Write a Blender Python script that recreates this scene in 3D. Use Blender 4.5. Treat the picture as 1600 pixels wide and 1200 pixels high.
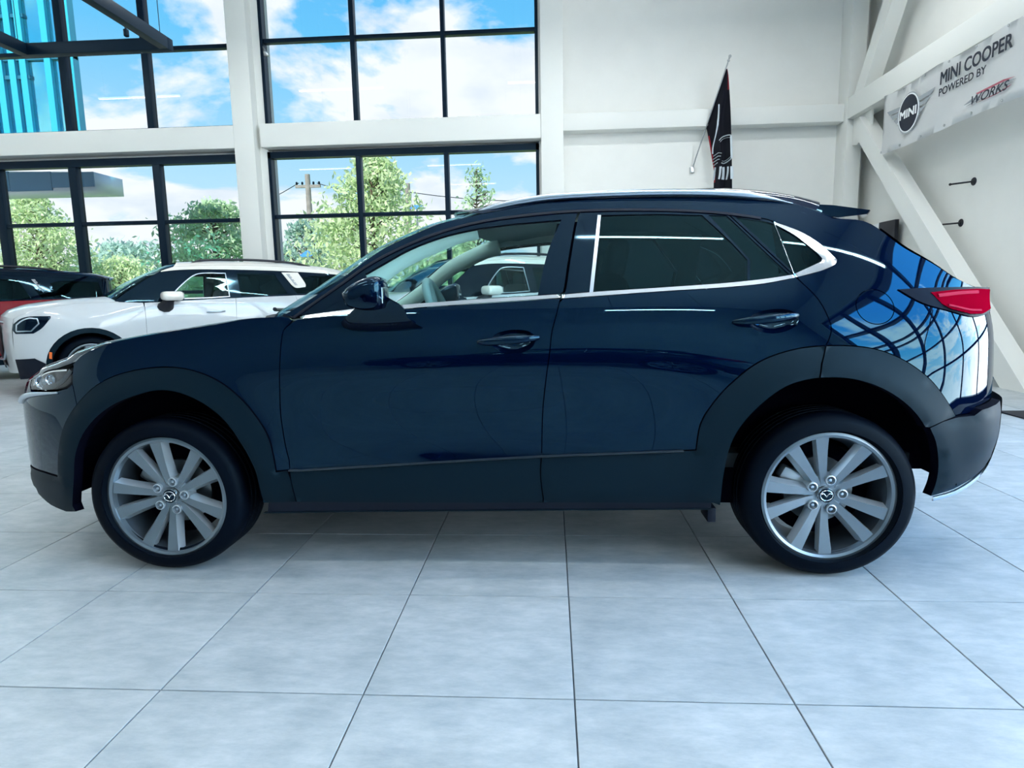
import bpy, bmesh, math, random
import numpy as np
from mathutils import Vector, Matrix
from mathutils.geometry import delaunay_2d_cdt
for _o in list(bpy.data.objects): bpy.data.objects.remove(_o)
random.seed(7); RNG = np.random.default_rng(7)
SC = bpy.context.scene
COL = SC.collection
PI = math.pi

# ------------------------------------------------------------------ camera
FPX, YAW, PITCH, ROLL = 984.79, -0.06351, 0.14321, -0.01783
CAM = Vector((-0.0559, -1.6218, 1.1248))
_f = Vector((math.sin(YAW)*math.cos(PITCH), math.cos(YAW)*math.cos(PITCH), -math.sin(PITCH)))
_r = Vector((math.cos(YAW), -math.sin(YAW), 0)); _u = _r.cross(_f)
_rr = _r*math.cos(ROLL) + _u*math.sin(ROLL); _uu = -_r*math.sin(ROLL) + _u*math.cos(ROLL)
cam_d = bpy.data.cameras.new('camera'); cam_d.sensor_width = 36; cam_d.lens = FPX*36/1600
cam_d.clip_start = .02; cam_d.clip_end = 400
cam = bpy.data.objects.new('camera', cam_d); COL.objects.link(cam)
cam.matrix_world = Matrix(((_rr.x, _uu.x, -_f.x, CAM.x), (_rr.y, _uu.y, -_f.y, CAM.y), (_rr.z, _uu.z, -_f.z, CAM.z), (0, 0, 0, 1)))
SC.camera = cam

# ------------------------------------------------------------------ exposure, sky, sun, lamps
vs = SC.view_settings
SC.display_settings.display_device = 'sRGB'
vs.view_transform = 'Standard'; vs.look = 'None'; vs.gamma = 1; vs.exposure = 0.0
try: vs.use_curve_mapping = False
except Exception: pass

world = bpy.data.worlds.new('sky'); SC.world = world; world.use_nodes = True
def build_sky():
    nt = world.node_tree; N = nt.nodes; L = nt.links; N.clear()
    out = N.new('ShaderNodeOutputWorld'); bg = N.new('ShaderNodeBackground'); L.new(bg.outputs[0], out.inputs[0])
    tc = N.new('ShaderNodeTexCoord'); sep = N.new('ShaderNodeSeparateXYZ'); L.new(tc.outputs['Generated'], sep.inputs[0])
    grad = N.new('ShaderNodeValToRGB'); L.new(sep.outputs['Z'], grad.inputs[0])
    cr = grad.color_ramp; cr.elements[0].position = 0.0; cr.elements[0].color = (.62, .84, .98, 1)
    cr.elements[1].position = .62; cr.elements[1].color = (.055, .36, .90, 1)
    e = cr.elements.new(.16); e.color = (.50, .80, .99, 1)
    e = cr.elements.new(.34); e.color = (.16, .60, .98, 1)
    # flat cloud deck: project the direction on a plane overhead
    zmax = N.new('ShaderNodeMath'); zmax.operation = 'MAXIMUM'; zmax.inputs[1].default_value = .03; L.new(sep.outputs['Z'], zmax.inputs[0])
    zadd = N.new('ShaderNodeMath'); zadd.operation = 'ADD'; zadd.inputs[1].default_value = .25; L.new(zmax.outputs[0], zadd.inputs[0])
    div = N.new('ShaderNodeVectorMath'); div.operation = 'DIVIDE'
    cmb = N.new('ShaderNodeCombineXYZ')
    for k in range(3): L.new(zadd.outputs[0], cmb.inputs[k])
    L.new(tc.outputs['Generated'], div.inputs[0]); L.new(cmb.outputs[0], div.inputs[1])
    mp = N.new('ShaderNodeMapping'); mp.inputs['Location'].default_value = SKY_OFF
    L.new(div.outputs[0], mp.inputs[0])
    n1 = N.new('ShaderNodeTexNoise'); n1.inputs['Scale'].default_value = 1.7; n1.inputs['Detail'].default_value = 9; n1.inputs['Roughness'].default_value = .58; n1.inputs['Distortion'].default_value = .25
    L.new(mp.outputs[0], n1.inputs['Vector'])
    low = N.new('ShaderNodeMath'); low.operation = 'MULTIPLY_ADD'; low.inputs[1].default_value = -.18; low.inputs[2].default_value = .05; L.new(sep.outputs['Z'], low.inputs[0])
    sm = N.new('ShaderNodeMath'); sm.operation = 'ADD'; L.new(n1.outputs[0], sm.inputs[0]); L.new(low.outputs[0], sm.inputs[1])
    rp = N.new('ShaderNodeValToRGB'); L.new(sm.outputs[0], rp.inputs[0]); rp.color_ramp.elements[0].position = SKY_T0; rp.color_ramp.elements[1].position = SKY_T0+.075
    n2 = N.new('ShaderNodeTexNoise'); n2.inputs['Scale'].default_value = 4; n2.inputs['Detail'].default_value = 5; L.new(mp.outputs[0], n2.inputs['Vector'])
    cc = N.new('ShaderNodeValToRGB'); L.new(n2.outputs[0], cc.inputs[0]); cc.color_ramp.elements[0].position = .3; cc.color_ramp.elements[0].color = (.80, .87, .95, 1); cc.color_ramp.elements[1].position = .5; cc.color_ramp.elements[1].color = (1.0, 1.02, 1.06, 1)
    mx = N.new('ShaderNodeMix'); mx.data_type = 'RGBA'; L.new(rp.outputs[0], mx.inputs[0]); L.new(grad.outputs[0], mx.inputs[6]); L.new(cc.outputs[0], mx.inputs[7])
    L.new(mx.outputs[2], bg.inputs[0]); bg.inputs[1].default_value = SKY_STRENGTH
SKY_OFF = (0.35, 1.1, 0.0); SKY_T0 = .458; SKY_STRENGTH = 12.0
build_sky()

sun_d = bpy.data.lights.new('sun', 'SUN'); sun_d.energy = 95.0; sun_d.angle = .01; sun_d.color = (1, .96, .88)
sun = bpy.data.objects.new('sun', sun_d); COL.objects.link(sun)
sun.rotation_euler = Vector((.25, .75, -1.0)).to_track_quat('-Z', 'Y').to_euler()

# ------------------------------------------------------------------ helpers
def link(o, parent=None):
    COL.objects.link(o)
    if parent is not None: o.parent = parent
    return o
def mesh_obj(name, me, mats, parent=None):
    if mats is not None:
        for m in (mats if isinstance(mats, (list, tuple)) else [mats]): me.materials.append(m)
    return link(bpy.data.objects.new(name, me), parent)
def from_bm(name, bm, mats, parent=None, smooth=None):
    bmesh.ops.recalc_face_normals(bm, faces=bm.faces)
    me = bpy.data.meshes.new(name); bm.to_mesh(me); bm.free()
    if smooth is not None: set_smooth(me, smooth)
    return mesh_obj(name, me, mats, parent)
def set_smooth(me, ang=40):
    me.polygons.foreach_set('use_smooth', [True]*len(me.polygons))
    bm = bmesh.new(); bm.from_mesh(me); c = math.radians(ang)
    sh = [False]*len(bm.edges)
    for e in bm.edges:
        if len(e.link_faces) == 2 and e.calc_face_angle(0) > c: sh[e.index] = True
    bm.free()
    at = me.attributes.get('sharp_edge') or me.attributes.new('sharp_edge', 'BOOLEAN', 'EDGE')
    at.data.foreach_set('value', sh)
def empty(name, loc, rz=0):
    o = bpy.data.objects.new(name, None); o.location = loc; o.rotation_euler = (0, 0, rz); o.empty_display_size = .2
    COL.objects.link(o); return o
def tag(o, label, cat, group=None, kind=None):
    if label: o['label'] = label
    if cat: o['category'] = cat
    if group: o['group'] = group
    if kind: o['kind'] = kind
    return o
def struct(o): o['kind'] = 'structure'; return o
def box_bm(bm, x0, x1, y0, y1, z0, z1, mi=0):
    v = [bm.verts.new(p) for p in ((x0,y0,z0),(x1,y0,z0),(x1,y1,z0),(x0,y1,z0),(x0,y0,z1),(x1,y0,z1),(x1,y1,z1),(x0,y1,z1))]
    for f in ((0,3,2,1),(4,5,6,7),(0,1,5,4),(1,2,6,5),(2,3,7,6),(3,0,4,7)):
        bm.faces.new([v[i] for i in f]).material_index = mi
    return v
def box(name, b, mat, parent=None, bev=0, seg=2):
    bm = bmesh.new(); box_bm(bm, *b)
    if bev: bmesh.ops.bevel(bm, geom=list(bm.edges), offset=bev, segments=seg, profile=.6, affect='EDGES')
    return from_bm(name, bm, mat, parent, 35 if bev else None)
def boxes(name, bs, mat, parent=None):
    bm = bmesh.new()
    for b in bs: box_bm(bm, *b)
    return from_bm(name, bm, mat, parent)
def tube_bm(bm, pts, rad, n=8, cap=True, flat=None, mi=0):
    """sweep a round (or flattened) section along pts; rad = number or list; flat=(scale_side, scale_up)"""
    pts = [Vector(p) for p in pts]; m = len(pts)
    rad = [rad]*m if not hasattr(rad, '__len__') else rad
    rings = []; up0 = Vector((0,0,1))
    for i, p in enumerate(pts):
        t = (pts[min(i+1, m-1)]-pts[max(i-1, 0)]).normalized()
        up = up0 if abs(t.z) < .9 else Vector((0,1,0))
        a = t.cross(up).normalized(); b = a.cross(t).normalized()
        fs, fu = flat if flat else (1, 1)
        rings.append([bm.verts.new(p + a*math.cos(2*PI*k/n)*rad[i]*fs + b*math.sin(2*PI*k/n)*rad[i]*fu) for k in range(n)])
    for r0, r1 in zip(rings, rings[1:]):
        for k in range(n):
            bm.faces.new((r0[k], r0[(k+1)%n], r1[(k+1)%n], r1[k])).material_index = mi
    if cap:
        for r in (rings[0], rings[-1]):
            try: bm.faces.new(r).material_index = mi
            except ValueError: pass
def tube(name, pts, rad, mat, parent=None, n=8, flat=None):
    bm = bmesh.new(); tube_bm(bm, pts, rad, n, True, flat); return from_bm(name, bm, mat, parent, 50)
def lathe_bm(bm, prof, n, c=(0,0,0), axis='y', closed=False, mi=0):
    """revolve (radius, axial) profile"""
    rings = []
    for r, a in prof:
        ring = []
        for k in range(n):
            t = 2*PI*k/n; p = (r*math.sin(t), a, r*math.cos(t)) if axis == 'y' else ((r*math.cos(t), r*math.sin(t), a) if axis == 'z' else (a, r*math.sin(t), r*math.cos(t)))
            ring.append(bm.verts.new((p[0]+c[0], p[1]+c[1], p[2]+c[2])))
        rings.append(ring)
    pr = list(zip(rings, rings[1:])) + ([(rings[-1], rings[0])] if closed else [])
    for a, b in pr:
        for k in range(n): bm.faces.new((a[k], a[(k+1)%n], b[(k+1)%n], b[k])).material_index = mi
    return rings
def lathe(name, prof, n, mat, parent=None, c=(0,0,0), axis='y', closed=False, cap=False, ang=40):
    bm = bmesh.new(); r = lathe_bm(bm, prof, n, c, axis, closed)
    if cap:
        bm.faces.new(r[0]); bm.faces.new(r[-1])
    return from_bm(name, bm, mat, parent, ang)
def rbox_bm(bm, c, s, r, seg=3, M=None):
    b2 = bmesh.new(); box_bm(b2, -s[0]/2, s[0]/2, -s[1]/2, s[1]/2, -s[2]/2, s[2]/2)
    bmesh.ops.bevel(b2, geom=list(b2.edges), offset=r, segments=seg, profile=.5, affect='EDGES')
    T = Matrix.Translation(c) @ (M if M is not None else Matrix())
    mp = {v: bm.verts.new(T @ v.co) for v in b2.verts}
    for f in b2.faces: bm.faces.new([mp[v] for v in f.verts])
    b2.free()
def prism(name, poly, ax, a0, a1, mat, parent=None, bev=0):
    """extrude a polygon (2D) along axis ax from a0 to a1"""
    bm = bmesh.new()
    def P(q, a):
        return {'x': (a, q[0], q[1]), 'y': (q[0], a, q[1]), 'z': (q[0], q[1], a)}[ax]
    A = [bm.verts.new(P(q, a0)) for q in poly]; B = [bm.verts.new(P(q, a1)) for q in poly]
    bm.faces.new(A); bm.faces.new(B[::-1]); n = len(poly)
    for i in range(n): bm.faces.new((A[i], A[(i+1)%n], B[(i+1)%n], B[i]))
    if bev: bmesh.ops.bevel(bm, geom=list(bm.edges), offset=bev, segments=2, profile=.5, affect='EDGES')
    return from_bm(name, bm, mat, parent, 35)
def text_mesh(s, size, bold=0, shear=0, ext=.002):
    cu = bpy.data.curves.new('t', 'FONT'); cu.body = s; cu.size = size; cu.extrude = ext; cu.shear = shear; cu.resolution_u = 4
    o = bpy.data.objects.new('t', cu); COL.objects.link(o)
    dg = bpy.context.evaluated_depsgraph_get(); dg.update()
    me = bpy.data.meshes.new_from_object(o.evaluated_get(dg)); bpy.data.objects.remove(o)
    if bold:
        bm = bmesh.new(); bm.from_mesh(me); base = list(bm.verts)+list(bm.edges)+list(bm.faces)
        for dx, dy in ((bold, 0), (0, bold*.8), (bold, bold*.8)):
            r = bmesh.ops.duplicate(bm, geom=base)
            for v in r['geom']:
                if isinstance(v, bmesh.types.BMVert): v.co += Vector((dx, dy, dx*.01+dy*.005))
        bm.to_mesh(me); bm.free()
    return me

# ------------------------------------------------------------------ materials
def mat(name, col, rough=.5, metal=0, coat=0, spec=.5, emit=None, es=0, coat_rough=.03, trans=0, tint=None):
    m = bpy.data.materials.new(name); m.use_nodes = True; b = m.node_tree.nodes['Principled BSDF']
    b.inputs['Base Color'].default_value = (*col, 1); b.inputs['Roughness'].default_value = rough; b.inputs['Metallic'].default_value = metal
    b.inputs['Coat Weight'].default_value = coat; b.inputs['Coat Roughness'].default_value = coat_rough; b.inputs['Specular IOR Level'].default_value = spec
    if tint: b.inputs['Specular Tint'].default_value = (*tint, 1)
    if emit: b.inputs['Emission Color'].default_value = (*emit, 1); b.inputs['Emission Strength'].default_value = es
    return m
def noisy(name, c0, c1, scale, rough=.6, detail=6, bump=0, bscale=None, spec=.5, coat=0, stretch=None, coord='Object', rnd=0):
    m = mat(name, c0, rough, spec=spec, coat=coat); nt = m.node_tree; N = nt.nodes; L = nt.links; b = N['Principled BSDF']
    tc = N.new('ShaderNodeTexCoord'); mp = N.new('ShaderNodeMapping')
    if coord == 'World':
        g = N.new('ShaderNodeNewGeometry'); L.new(g.outputs['Position'], mp.inputs[0])
    else: L.new(tc.outputs[coord], mp.inputs[0])
    if stretch: mp.inputs['Scale'].default_value = stretch
    n = N.new('ShaderNodeTexNoise'); n.inputs['Scale'].default_value = scale; n.inputs['Detail'].default_value = detail; n.inputs['Roughness'].default_value = .6
    if rnd:
        oi = N.new('ShaderNodeObjectInfo'); ad = N.new('ShaderNodeVectorMath'); ad.operation = 'ADD'
        ml = N.new('ShaderNodeMath'); ml.operation = 'MULTIPLY'; ml.inputs[1].default_value = 37.; L.new(oi.outputs['Random'], ml.inputs[0])
        L.new(mp.outputs[0], ad.inputs[0]); L.new(ml.outputs[0], ad.inputs[1]); L.new(ad.outputs[0], n.inputs['Vector'])
    else: L.new(mp.outputs[0], n.inputs['Vector'])
    r = N.new('ShaderNodeValToRGB'); r.color_ramp.elements[0].color = (*c0, 1); r.color_ramp.elements[1].color = (*c1, 1)
    r.color_ramp.elements[0].position = .32; r.color_ramp.elements[1].position = .68
    L.new(n.outputs[0], r.inputs[0])
    if rnd:
        hs = N.new('ShaderNodeHueSaturation'); L.new(r.outputs[0], hs.inputs['Color'])
        mr = N.new('ShaderNodeMapRange'); mr.inputs['To Min'].default_value = 1-rnd; mr.inputs['To Max'].default_value = 1+rnd; L.new(oi.outputs['Random'], mr.inputs[0]); L.new(mr.outputs[0], hs.inputs['Value'])
        L.new(hs.outputs[0], b.inputs['Base Color'])
    else: L.new(r.outputs[0], b.inputs['Base Color'])
    if bump:
        n2 = N.new('ShaderNodeTexNoise'); n2.inputs['Scale'].default_value = bscale or scale*4; n2.inputs['Detail'].default_value = 4
        L.new(mp.outputs[0], n2.inputs['Vector'])
        bp = N.new('ShaderNodeBump'); bp.inputs['Strength'].default_value = bump; bp.inputs['Distance'].default_value = .004
        L.new(n2.outputs[0], bp.inputs['Height']); L.new(bp.outputs[0], b.inputs['Normal'])
    return m
def glass(name, tint, refl=1.0, ior=1.45, rough=0.0):
    m = bpy.data.materials.new(name); m.use_nodes = True; nt = m.node_tree; N = nt.nodes; L = nt.links; N.clear()
    out = N.new('ShaderNodeOutputMaterial'); t = N.new('ShaderNodeBsdfTransparent'); t.inputs[0].default_value = (*tint, 1)
    g = N.new('ShaderNodeBsdfGlossy'); g.inputs['Roughness'].default_value = rough; g.inputs[0].default_value = (*refl, 1) if isinstance(refl, tuple) else (refl, refl, refl, 1)
    f = N.new('ShaderNodeFresnel'); ge = N.new('ShaderNodeNewGeometry'); mr = N.new('ShaderNodeMapRange')
    mr.inputs['To Min'].default_value = ior; mr.inputs['To Max'].default_value = 1/ior   # a thin sheet: same sheen from both sides
    L.new(ge.outputs['Backfacing'], mr.inputs[0]); L.new(mr.outputs[0], f.inputs[0])
    mx = N.new('ShaderNodeMixShader'); L.new(f.outputs[0], mx.inputs[0]); L.new(t.outputs[0], mx.inputs[1]); L.new(g.outputs[0], mx.inputs[2]); L.new(mx.outputs[0], out.inputs[0])
    return m
COOL = (.55, .85, 1.0)
M = dict(
    wall_dark=noisy('dark_reflection_wall', (.19, .27, .31), (.23, .31, .35), 2.0, .7, coord='World'),  # unseen wall; dark tone made up to tame reflections and fill light
    wall=noisy('wall_paint', (.78, .785, .745), (.81, .815, .775), 2.0, .65, bump=.02, coord='World'),
    steel=mat('white_steel_paint', (.74, .755, .72), .45),
    ceiling=mat('ceiling_paint', (.62, .64, .66), .8),
    frame=mat('window_frame_metal', (.0012, .006, .018), .4, spec=.25, tint=COOL),
    pane=glass('sky_dimming_glass', (.080, .084, .086), .7, 1.3),  # tint added to dim the overbright sky behind the panes
    pane_clear=glass('clear_window_glass', (.92, .95, .96), .9, 1.4),
    grout=mat('grout', (.12, .15, .18), .9),
    tile=noisy('floor_tile', (.32, .36, .37), (.44, .475, .485), 3.2, .45, detail=10, bump=.05, bscale=60, coord='World', rnd=.035),
    paint_blue=mat('navy_car_paint', (.0002, .0022, .013), .02, spec=.5, tint=(.34, .78, 1.0)),
    paint_white=mat('white_car_paint', (.50, .535, .555), .3, coat=.7),
    roof_white=mat('cream_roof_paint', (.72, .70, .64), .35, coat=1.0),
    paint_red=mat('red_car_paint', (.20, .001, .010), .2, spec=.4),
    gloss_black=mat('gloss_black', (.0008, .0016, .008), .05, spec=.5, tint=(.35, .75, 1.0)),
    cladding=mat('grey_plastic_cladding', (.0010, .0065, .0125), .5, spec=.20, tint=COOL),
    cladding_dark=mat('dark_plastic', (.0018, .005, .014), .55, spec=.25),
    rubber=mat('tyre_rubber', (.0005, .0014, .005), .55, spec=.10, tint=COOL),
    inner=mat('dark_inner_body', (.0008, .0012, .006), .9, spec=.05),
    mirror_glass=mat('mirror_glass', (.12, .15, .17), .05, metal=1),
    chrome=mat('bright_chrome', (.80, .83, .85), .10, metal=1),
    satin=mat('satin_silver', (.50, .58, .66), .28, metal=1),
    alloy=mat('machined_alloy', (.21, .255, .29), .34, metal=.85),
    alloy_side=mat('highlit_alloy', (.52, .58, .62), .34, metal=.7),  # lighter alloy tone, raised to stand for highlights on the spoke sides
    alloy_dark=mat('shaded_alloy', (.07, .09, .11), .45, metal=.7),  # same alloy darkened: shade inside the rim put into the colour
    disc=mat('brake_steel', (.25, .28, .30), .4, metal=1),
    g_clear=glass('clear_car_glass', (.76, .90, .90), (.5, .8, .85), 1.42),
    g_tint=glass('tinted_car_glass', (.030, .075, .095), (.35, .75, .85), 1.42),
    g_lamp=glass('lamp_cover_glass', (.86, .9, .92), 1.0, 1.5),
    lamp_in=mat('lamp_reflector', (.55, .6, .64), .15, metal=1),
    red_lens=mat('red_lens', (.20, .0008, .011), .35, spec=.0),
    red_lens2=mat('pale_red_lens', (.36, .03, .06), .35, spec=.0),
    amber=mat('amber_reflector', (.75, .14, .01), .3, coat=1),
    trim_in=mat('cabin_trim', (.27, .42, .42), .75),
    trim_light=mat('cabin_pillar_trim', (.60, .74, .66), .8),
    trim_dark=mat('cabin_dark', (.01, .02, .025), .7),
    seat=noisy('seat_fabric', (.028, .045, .05), (.04, .06, .065), 40, .8),
    white=mat('white_print', (.82, .85, .86), .6),
    ink=mat('black_print', (.004, .010, .025), .6),
    grey_ink=mat('grey_print', (.30, .33, .35), .6),
    red_ink=mat('red_print', (.42, .10, .14), .6),
    banner=noisy('banner_vinyl', (.88, .90, .90), (.92, .93, .93), 1.5, .5, coord='Object'),
    cloth=mat('black_flag_cloth', (.003, .005, .016), .8),
    red_cloth=mat('red_flag_trim', (.42, .03, .05), .8),
    flag_print=mat('grey_flag_print', (.55, .62, .67), .8),
    metal=mat('brushed_metal', (.5, .52, .53), .35, metal=1),
    dark_metal=mat('dark_painted_steel', (.001, .007, .018), .45, spec=.25, tint=COOL),
    lamp_black=mat('lamp_housing_black', (.0008, .002, .008), .5, spec=.08),
    black=mat('black_satin', (.002, .004, .012), .5),
    lamp=mat('led_tube', (.9, .9, .9), .5, emit=(1, .985, .95), es=22),
    asphalt=noisy('asphalt', (.22, .24, .25), (.30, .32, .33), 3, .9, coord='World'),
    grass=noisy('lawn', (.16, .30, .07), (.26, .42, .12), 1.2, .95, coord='World'),
    bark=noisy('bark', (.10, .075, .05), (.18, .14, .10), 8, .9),
    wood_pole=noisy('pole_wood', (.22, .20, .18), (.32, .30, .27), 6, .9),
    cyan=mat('cyan_cladding', (.02, .42, .58), .35, spec=.6),
    cyan_dark=mat('deep_cyan_frame', (.005, .14, .22), .4),
    soffit=mat('pale_soffit', (.62, .68, .70), .6),
    fascia=mat('blue_grey_fascia', (.045, .14, .22), .5),
    house=mat('pale_siding', (.70, .72, .72), .8),
    house_roof=mat('grey_roof', (.42, .44, .46), .8),
    sign_blue=mat('blue_sign', (.06, .28, .75), .5),
    wire=mat('cable_black', (.02, .03, .04), .7),
)
def leafmat(name, c0, c1):
    m = noisy(name, c0, c1, 1.3, .7, coord='World'); b = m.node_tree.nodes['Principled BSDF']
    nt = m.node_tree; N = nt.nodes; L = nt.links; tr = N.new('ShaderNodeBsdfTranslucent'); mx = N.new('ShaderNodeMixShader'); mx.inputs[0].default_value = .4
    b.inputs['Specular IOR Level'].default_value = .15
    L.new(b.inputs['Base Color'].links[0].from_socket, tr.inputs[0]); L.new(b.outputs[0], mx.inputs[1]); L.new(tr.outputs[0], mx.inputs[2]); L.new(mx.outputs[0], N['Material Output'].inputs[0])
    return m
def tile_detail():
    m = M['tile']; nt = m.node_tree; N = nt.nodes; L = nt.links; b = N['Principled BSDF']; src = b.inputs['Base Color'].links[0].from_socket
    g = N.new('ShaderNodeNewGeometry'); oi = N.new('ShaderNodeObjectInfo'); ml = N.new('ShaderNodeMath'); ml.operation = 'MULTIPLY'; ml.inputs[1].default_value = 53.
    L.new(oi.outputs['Random'], ml.inputs[0]); ad = N.new('ShaderNodeVectorMath'); ad.operation = 'ADD'; L.new(g.outputs['Position'], ad.inputs[0]); L.new(ml.outputs[0], ad.inputs[1])
    mp = N.new('ShaderNodeMapping'); mp.inputs['Rotation'].default_value = (0, 0, .5); mp.inputs['Scale'].default_value = (9, 24, 1); L.new(ad.outputs[0], mp.inputs[0])
    n = N.new('ShaderNodeTexNoise'); n.inputs['Scale'].default_value = 1.0; n.inputs['Detail'].default_value = 9; n.inputs['Roughness'].default_value = .72; L.new(mp.outputs[0], n.inputs['Vector'])
    r = N.new('ShaderNodeValToRGB'); r.color_ramp.elements[0].position = .34; r.color_ramp.elements[0].color = (.80, .83, .85, 1); r.color_ramp.elements[1].position = .64; r.color_ramp.elements[1].color = (1.08, 1.06, 1.05, 1); L.new(n.outputs[0], r.inputs[0])
    mx = N.new('ShaderNodeMix'); mx.data_type = 'RGBA'; mx.blend_type = 'MULTIPLY'; mx.inputs[0].default_value = 1; L.new(src, mx.inputs[6]); L.new(r.outputs[0], mx.inputs[7]); L.new(mx.outputs[2], b.inputs['Base Color'])
tile_detail()
M['leaf_light'] = leafmat('light_leaves', (.48, .62, .32), (.74, .85, .56))
M['leaf_mid'] = leafmat('mid_leaves', (.34, .52, .30), (.58, .74, .48))
M['leaf_cool'] = leafmat('cool_leaves', (.30, .48, .42), (.52, .68, .58))
def _nat(xs,ys,xq):
    # natural cubic spline
    xs=np.asarray(xs,float); ys=np.asarray(ys,float); n=len(xs); h=np.diff(xs)
    A=np.eye(n); b=np.zeros(n)
    for i in range(1,n-1):
        A[i,i-1]=h[i-1]; A[i,i]=2*(h[i-1]+h[i]); A[i,i+1]=h[i]
        b[i]=6*((ys[i+1]-ys[i])/h[i]-(ys[i]-ys[i-1])/h[i-1])
    m=np.linalg.solve(A,b)
    xq=np.asarray(xq,float); i=np.clip(np.searchsorted(xs,xq)-1,0,n-2)
    d=xq-xs[i]; hh=h[i]; D=(ys[i+1]-ys[i])/hh-hh*(2*m[i]+m[i+1])/6
    return ys[i]+D*d+m[i]/2*d*d+(m[i+1]-m[i])/(6*hh)*d**3
class Side:
    """half width of a car body as a smooth function of length x and height z"""
    def __init__(s,xs,zs,T,bumps=(),sg=(3,2)):
        s.x0,s.z0,s.d=xs[0],zs[0],.02
        gx=np.arange(xs[0],xs[-1]+1e-9,s.d); gz=np.arange(zs[0],zs[-1]+1e-9,s.d)
        T=np.array(T,float)
        A=np.array([_nat(xs,r,gx) for r in T])
        G=np.array([_nat(zs,A[:,i],gz) for i in range(len(gx))])  # [x,z]
        def blur(a,s_,ax):
            k=np.exp(-.5*(np.arange(-4*s_,4*s_+1)/s_)**2); k/=k.sum(); r=4*s_
            p=np.pad(a,[(r,r) if q==ax else (0,0) for q in (0,1)],mode='reflect',reflect_type='odd')
            return np.apply_along_axis(lambda v:np.convolve(v,k,'valid'),ax,p)
        G=blur(blur(G,sg[0],0),sg[1],1); s.G=G; s.bumps=bumps
    def W(s,x,z):
        x=np.asarray(x,float); z=np.asarray(z,float)
        u=(x-s.x0)/s.d; v=(z-s.z0)/s.d
        n,m=s.G.shape
        u=np.clip(u,1.001,n-2.001); v=np.clip(v,1.001,m-2.001)
        i=np.floor(u).astype(int); j=np.floor(v).astype(int); fu=u-i; fv=v-j
        def w(t): return (1-t)**3/6,(3*t**3-6*t*t+4)/6,(-3*t**3+3*t*t+3*t+1)/6,t**3/6
        a=w(fu); b=w(fv); r=0
        for p in range(4):
            for q in range(4): r=r+a[p]*b[q]*s.G[i+p-1,j+q-1]
        for f in s.bumps: r=r+f(x,z)
        return r

# ------------------------------------------------------------------ vehicle body kit
def smooth_line(pts, ds=.025, corner=38, close=False):
    """resample a polyline: splines through gentle bends, keeps real corners"""
    P = [np.array(p, float) for p in pts]; q = [P[0]]
    for p in P[1:]:
        if np.linalg.norm(p-q[-1]) > 1e-4: q.append(p)
    P = q; n = len(P)
    if n < 3: cut = [0, n-1]
    else:
        cut = [0]
        for i in range(1, n-1):
            a = P[i]-P[i-1]; b = P[i+1]-P[i]
            c = np.dot(a, b)/(np.linalg.norm(a)*np.linalg.norm(b)+1e-12)
            if c < math.cos(math.radians(corner)): cut.append(i)
        cut.append(n-1)
    out = []
    for s, e in zip(cut, cut[1:]):
        K = P[s:e+1]; m = len(K); res = []
        for i in range(m-1):
            p0 = K[i-1] if i > 0 else 2*K[0]-K[1]; p3 = K[i+2] if i+2 < m else 2*K[-1]-K[-2]
            p1, p2 = K[i], K[i+1]; L = np.linalg.norm(p2-p1); k = max(1, int(math.ceil(L/ds)))
            def tj(a, b): return max(np.linalg.norm(b-a)**.5, 1e-4)
            t1 = tj(p0, p1); t2 = t1+tj(p1, p2); t3 = t2+tj(p2, p3)
            for j in range(k):
                t = t1+(t2-t1)*j/k
                A1 = (t1-t)/t1*p0+t/t1*p1; A2 = (t2-t)/(t2-t1)*p1+(t-t1)/(t2-t1)*p2; A3 = (t3-t)/(t3-t2)*p2+(t-t2)/(t3-t2)*p3
                B1 = (t2-t)/t2*A1+t/t2*A2; B2 = (t3-t)/(t3-t1)*A2+(t-t1)/(t3-t1)*A3
                res.append((t2-t)/(t2-t1)*B1+(t-t1)/(t2-t1)*B2)
        out += res
    out.append(P[-1])
    return [tuple(map(float, p)) for p in out]
def resample(pts, n):
    P = np.array(pts, float); d = np.r_[0, np.cumsum(np.linalg.norm(np.diff(P, axis=0), axis=1))]
    t = np.linspace(0, d[-1], n)
    return np.stack([np.interp(t, d, P[:, k]) for k in range(P.shape[1])], 1)
def inside(P, poly):
    poly = np.asarray(poly); x, y = P[:, 0], P[:, 1]; r = np.zeros(len(P), bool); n = len(poly)
    for i in range(n):
        x0, y0 = poly[i]; x1, y1 = poly[(i+1) % n]
        c = ((y0 > y) != (y1 > y)) & (x < (x1-x0)*(y-y0)/((y1-y0) if y1 != y0 else 1e-12)+x0); r ^= c
    return r
def dist(P, poly, closed=True):
    poly = np.asarray(poly); n = len(poly); d = np.full(len(P), 9.)
    for i in range(n if closed else n-1):
        a = poly[i]; b = poly[(i+1) % n]; ab = b-a; L = ab@ab
        t = np.clip(((P-a)@ab)/(L if L > 1e-12 else 1), 0, 1); d = np.minimum(d, np.linalg.norm(P-a-t[:, None]*ab, axis=1))
    return d
def area(poly):
    p = np.asarray(poly); q = np.roll(p, -1, 0); return .5*np.sum(p[:, 0]*q[:, 1]-q[:, 0]*p[:, 1])
def inset(poly, g):
    p = np.asarray(poly, float); s = 1 if area(p) > 0 else -1
    e = np.roll(p, -1, 0)-p; L = np.linalg.norm(e, axis=1, keepdims=True); e = e/np.maximum(L, 1e-9)
    nrm = np.stack([-e[:, 1], e[:, 0]], 1)*s; pn = np.roll(nrm, 1, 0); b = pn+nrm
    k = np.maximum(np.sum(b*b, 1, keepdims=True), .8); return p+b/k*2*g
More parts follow.
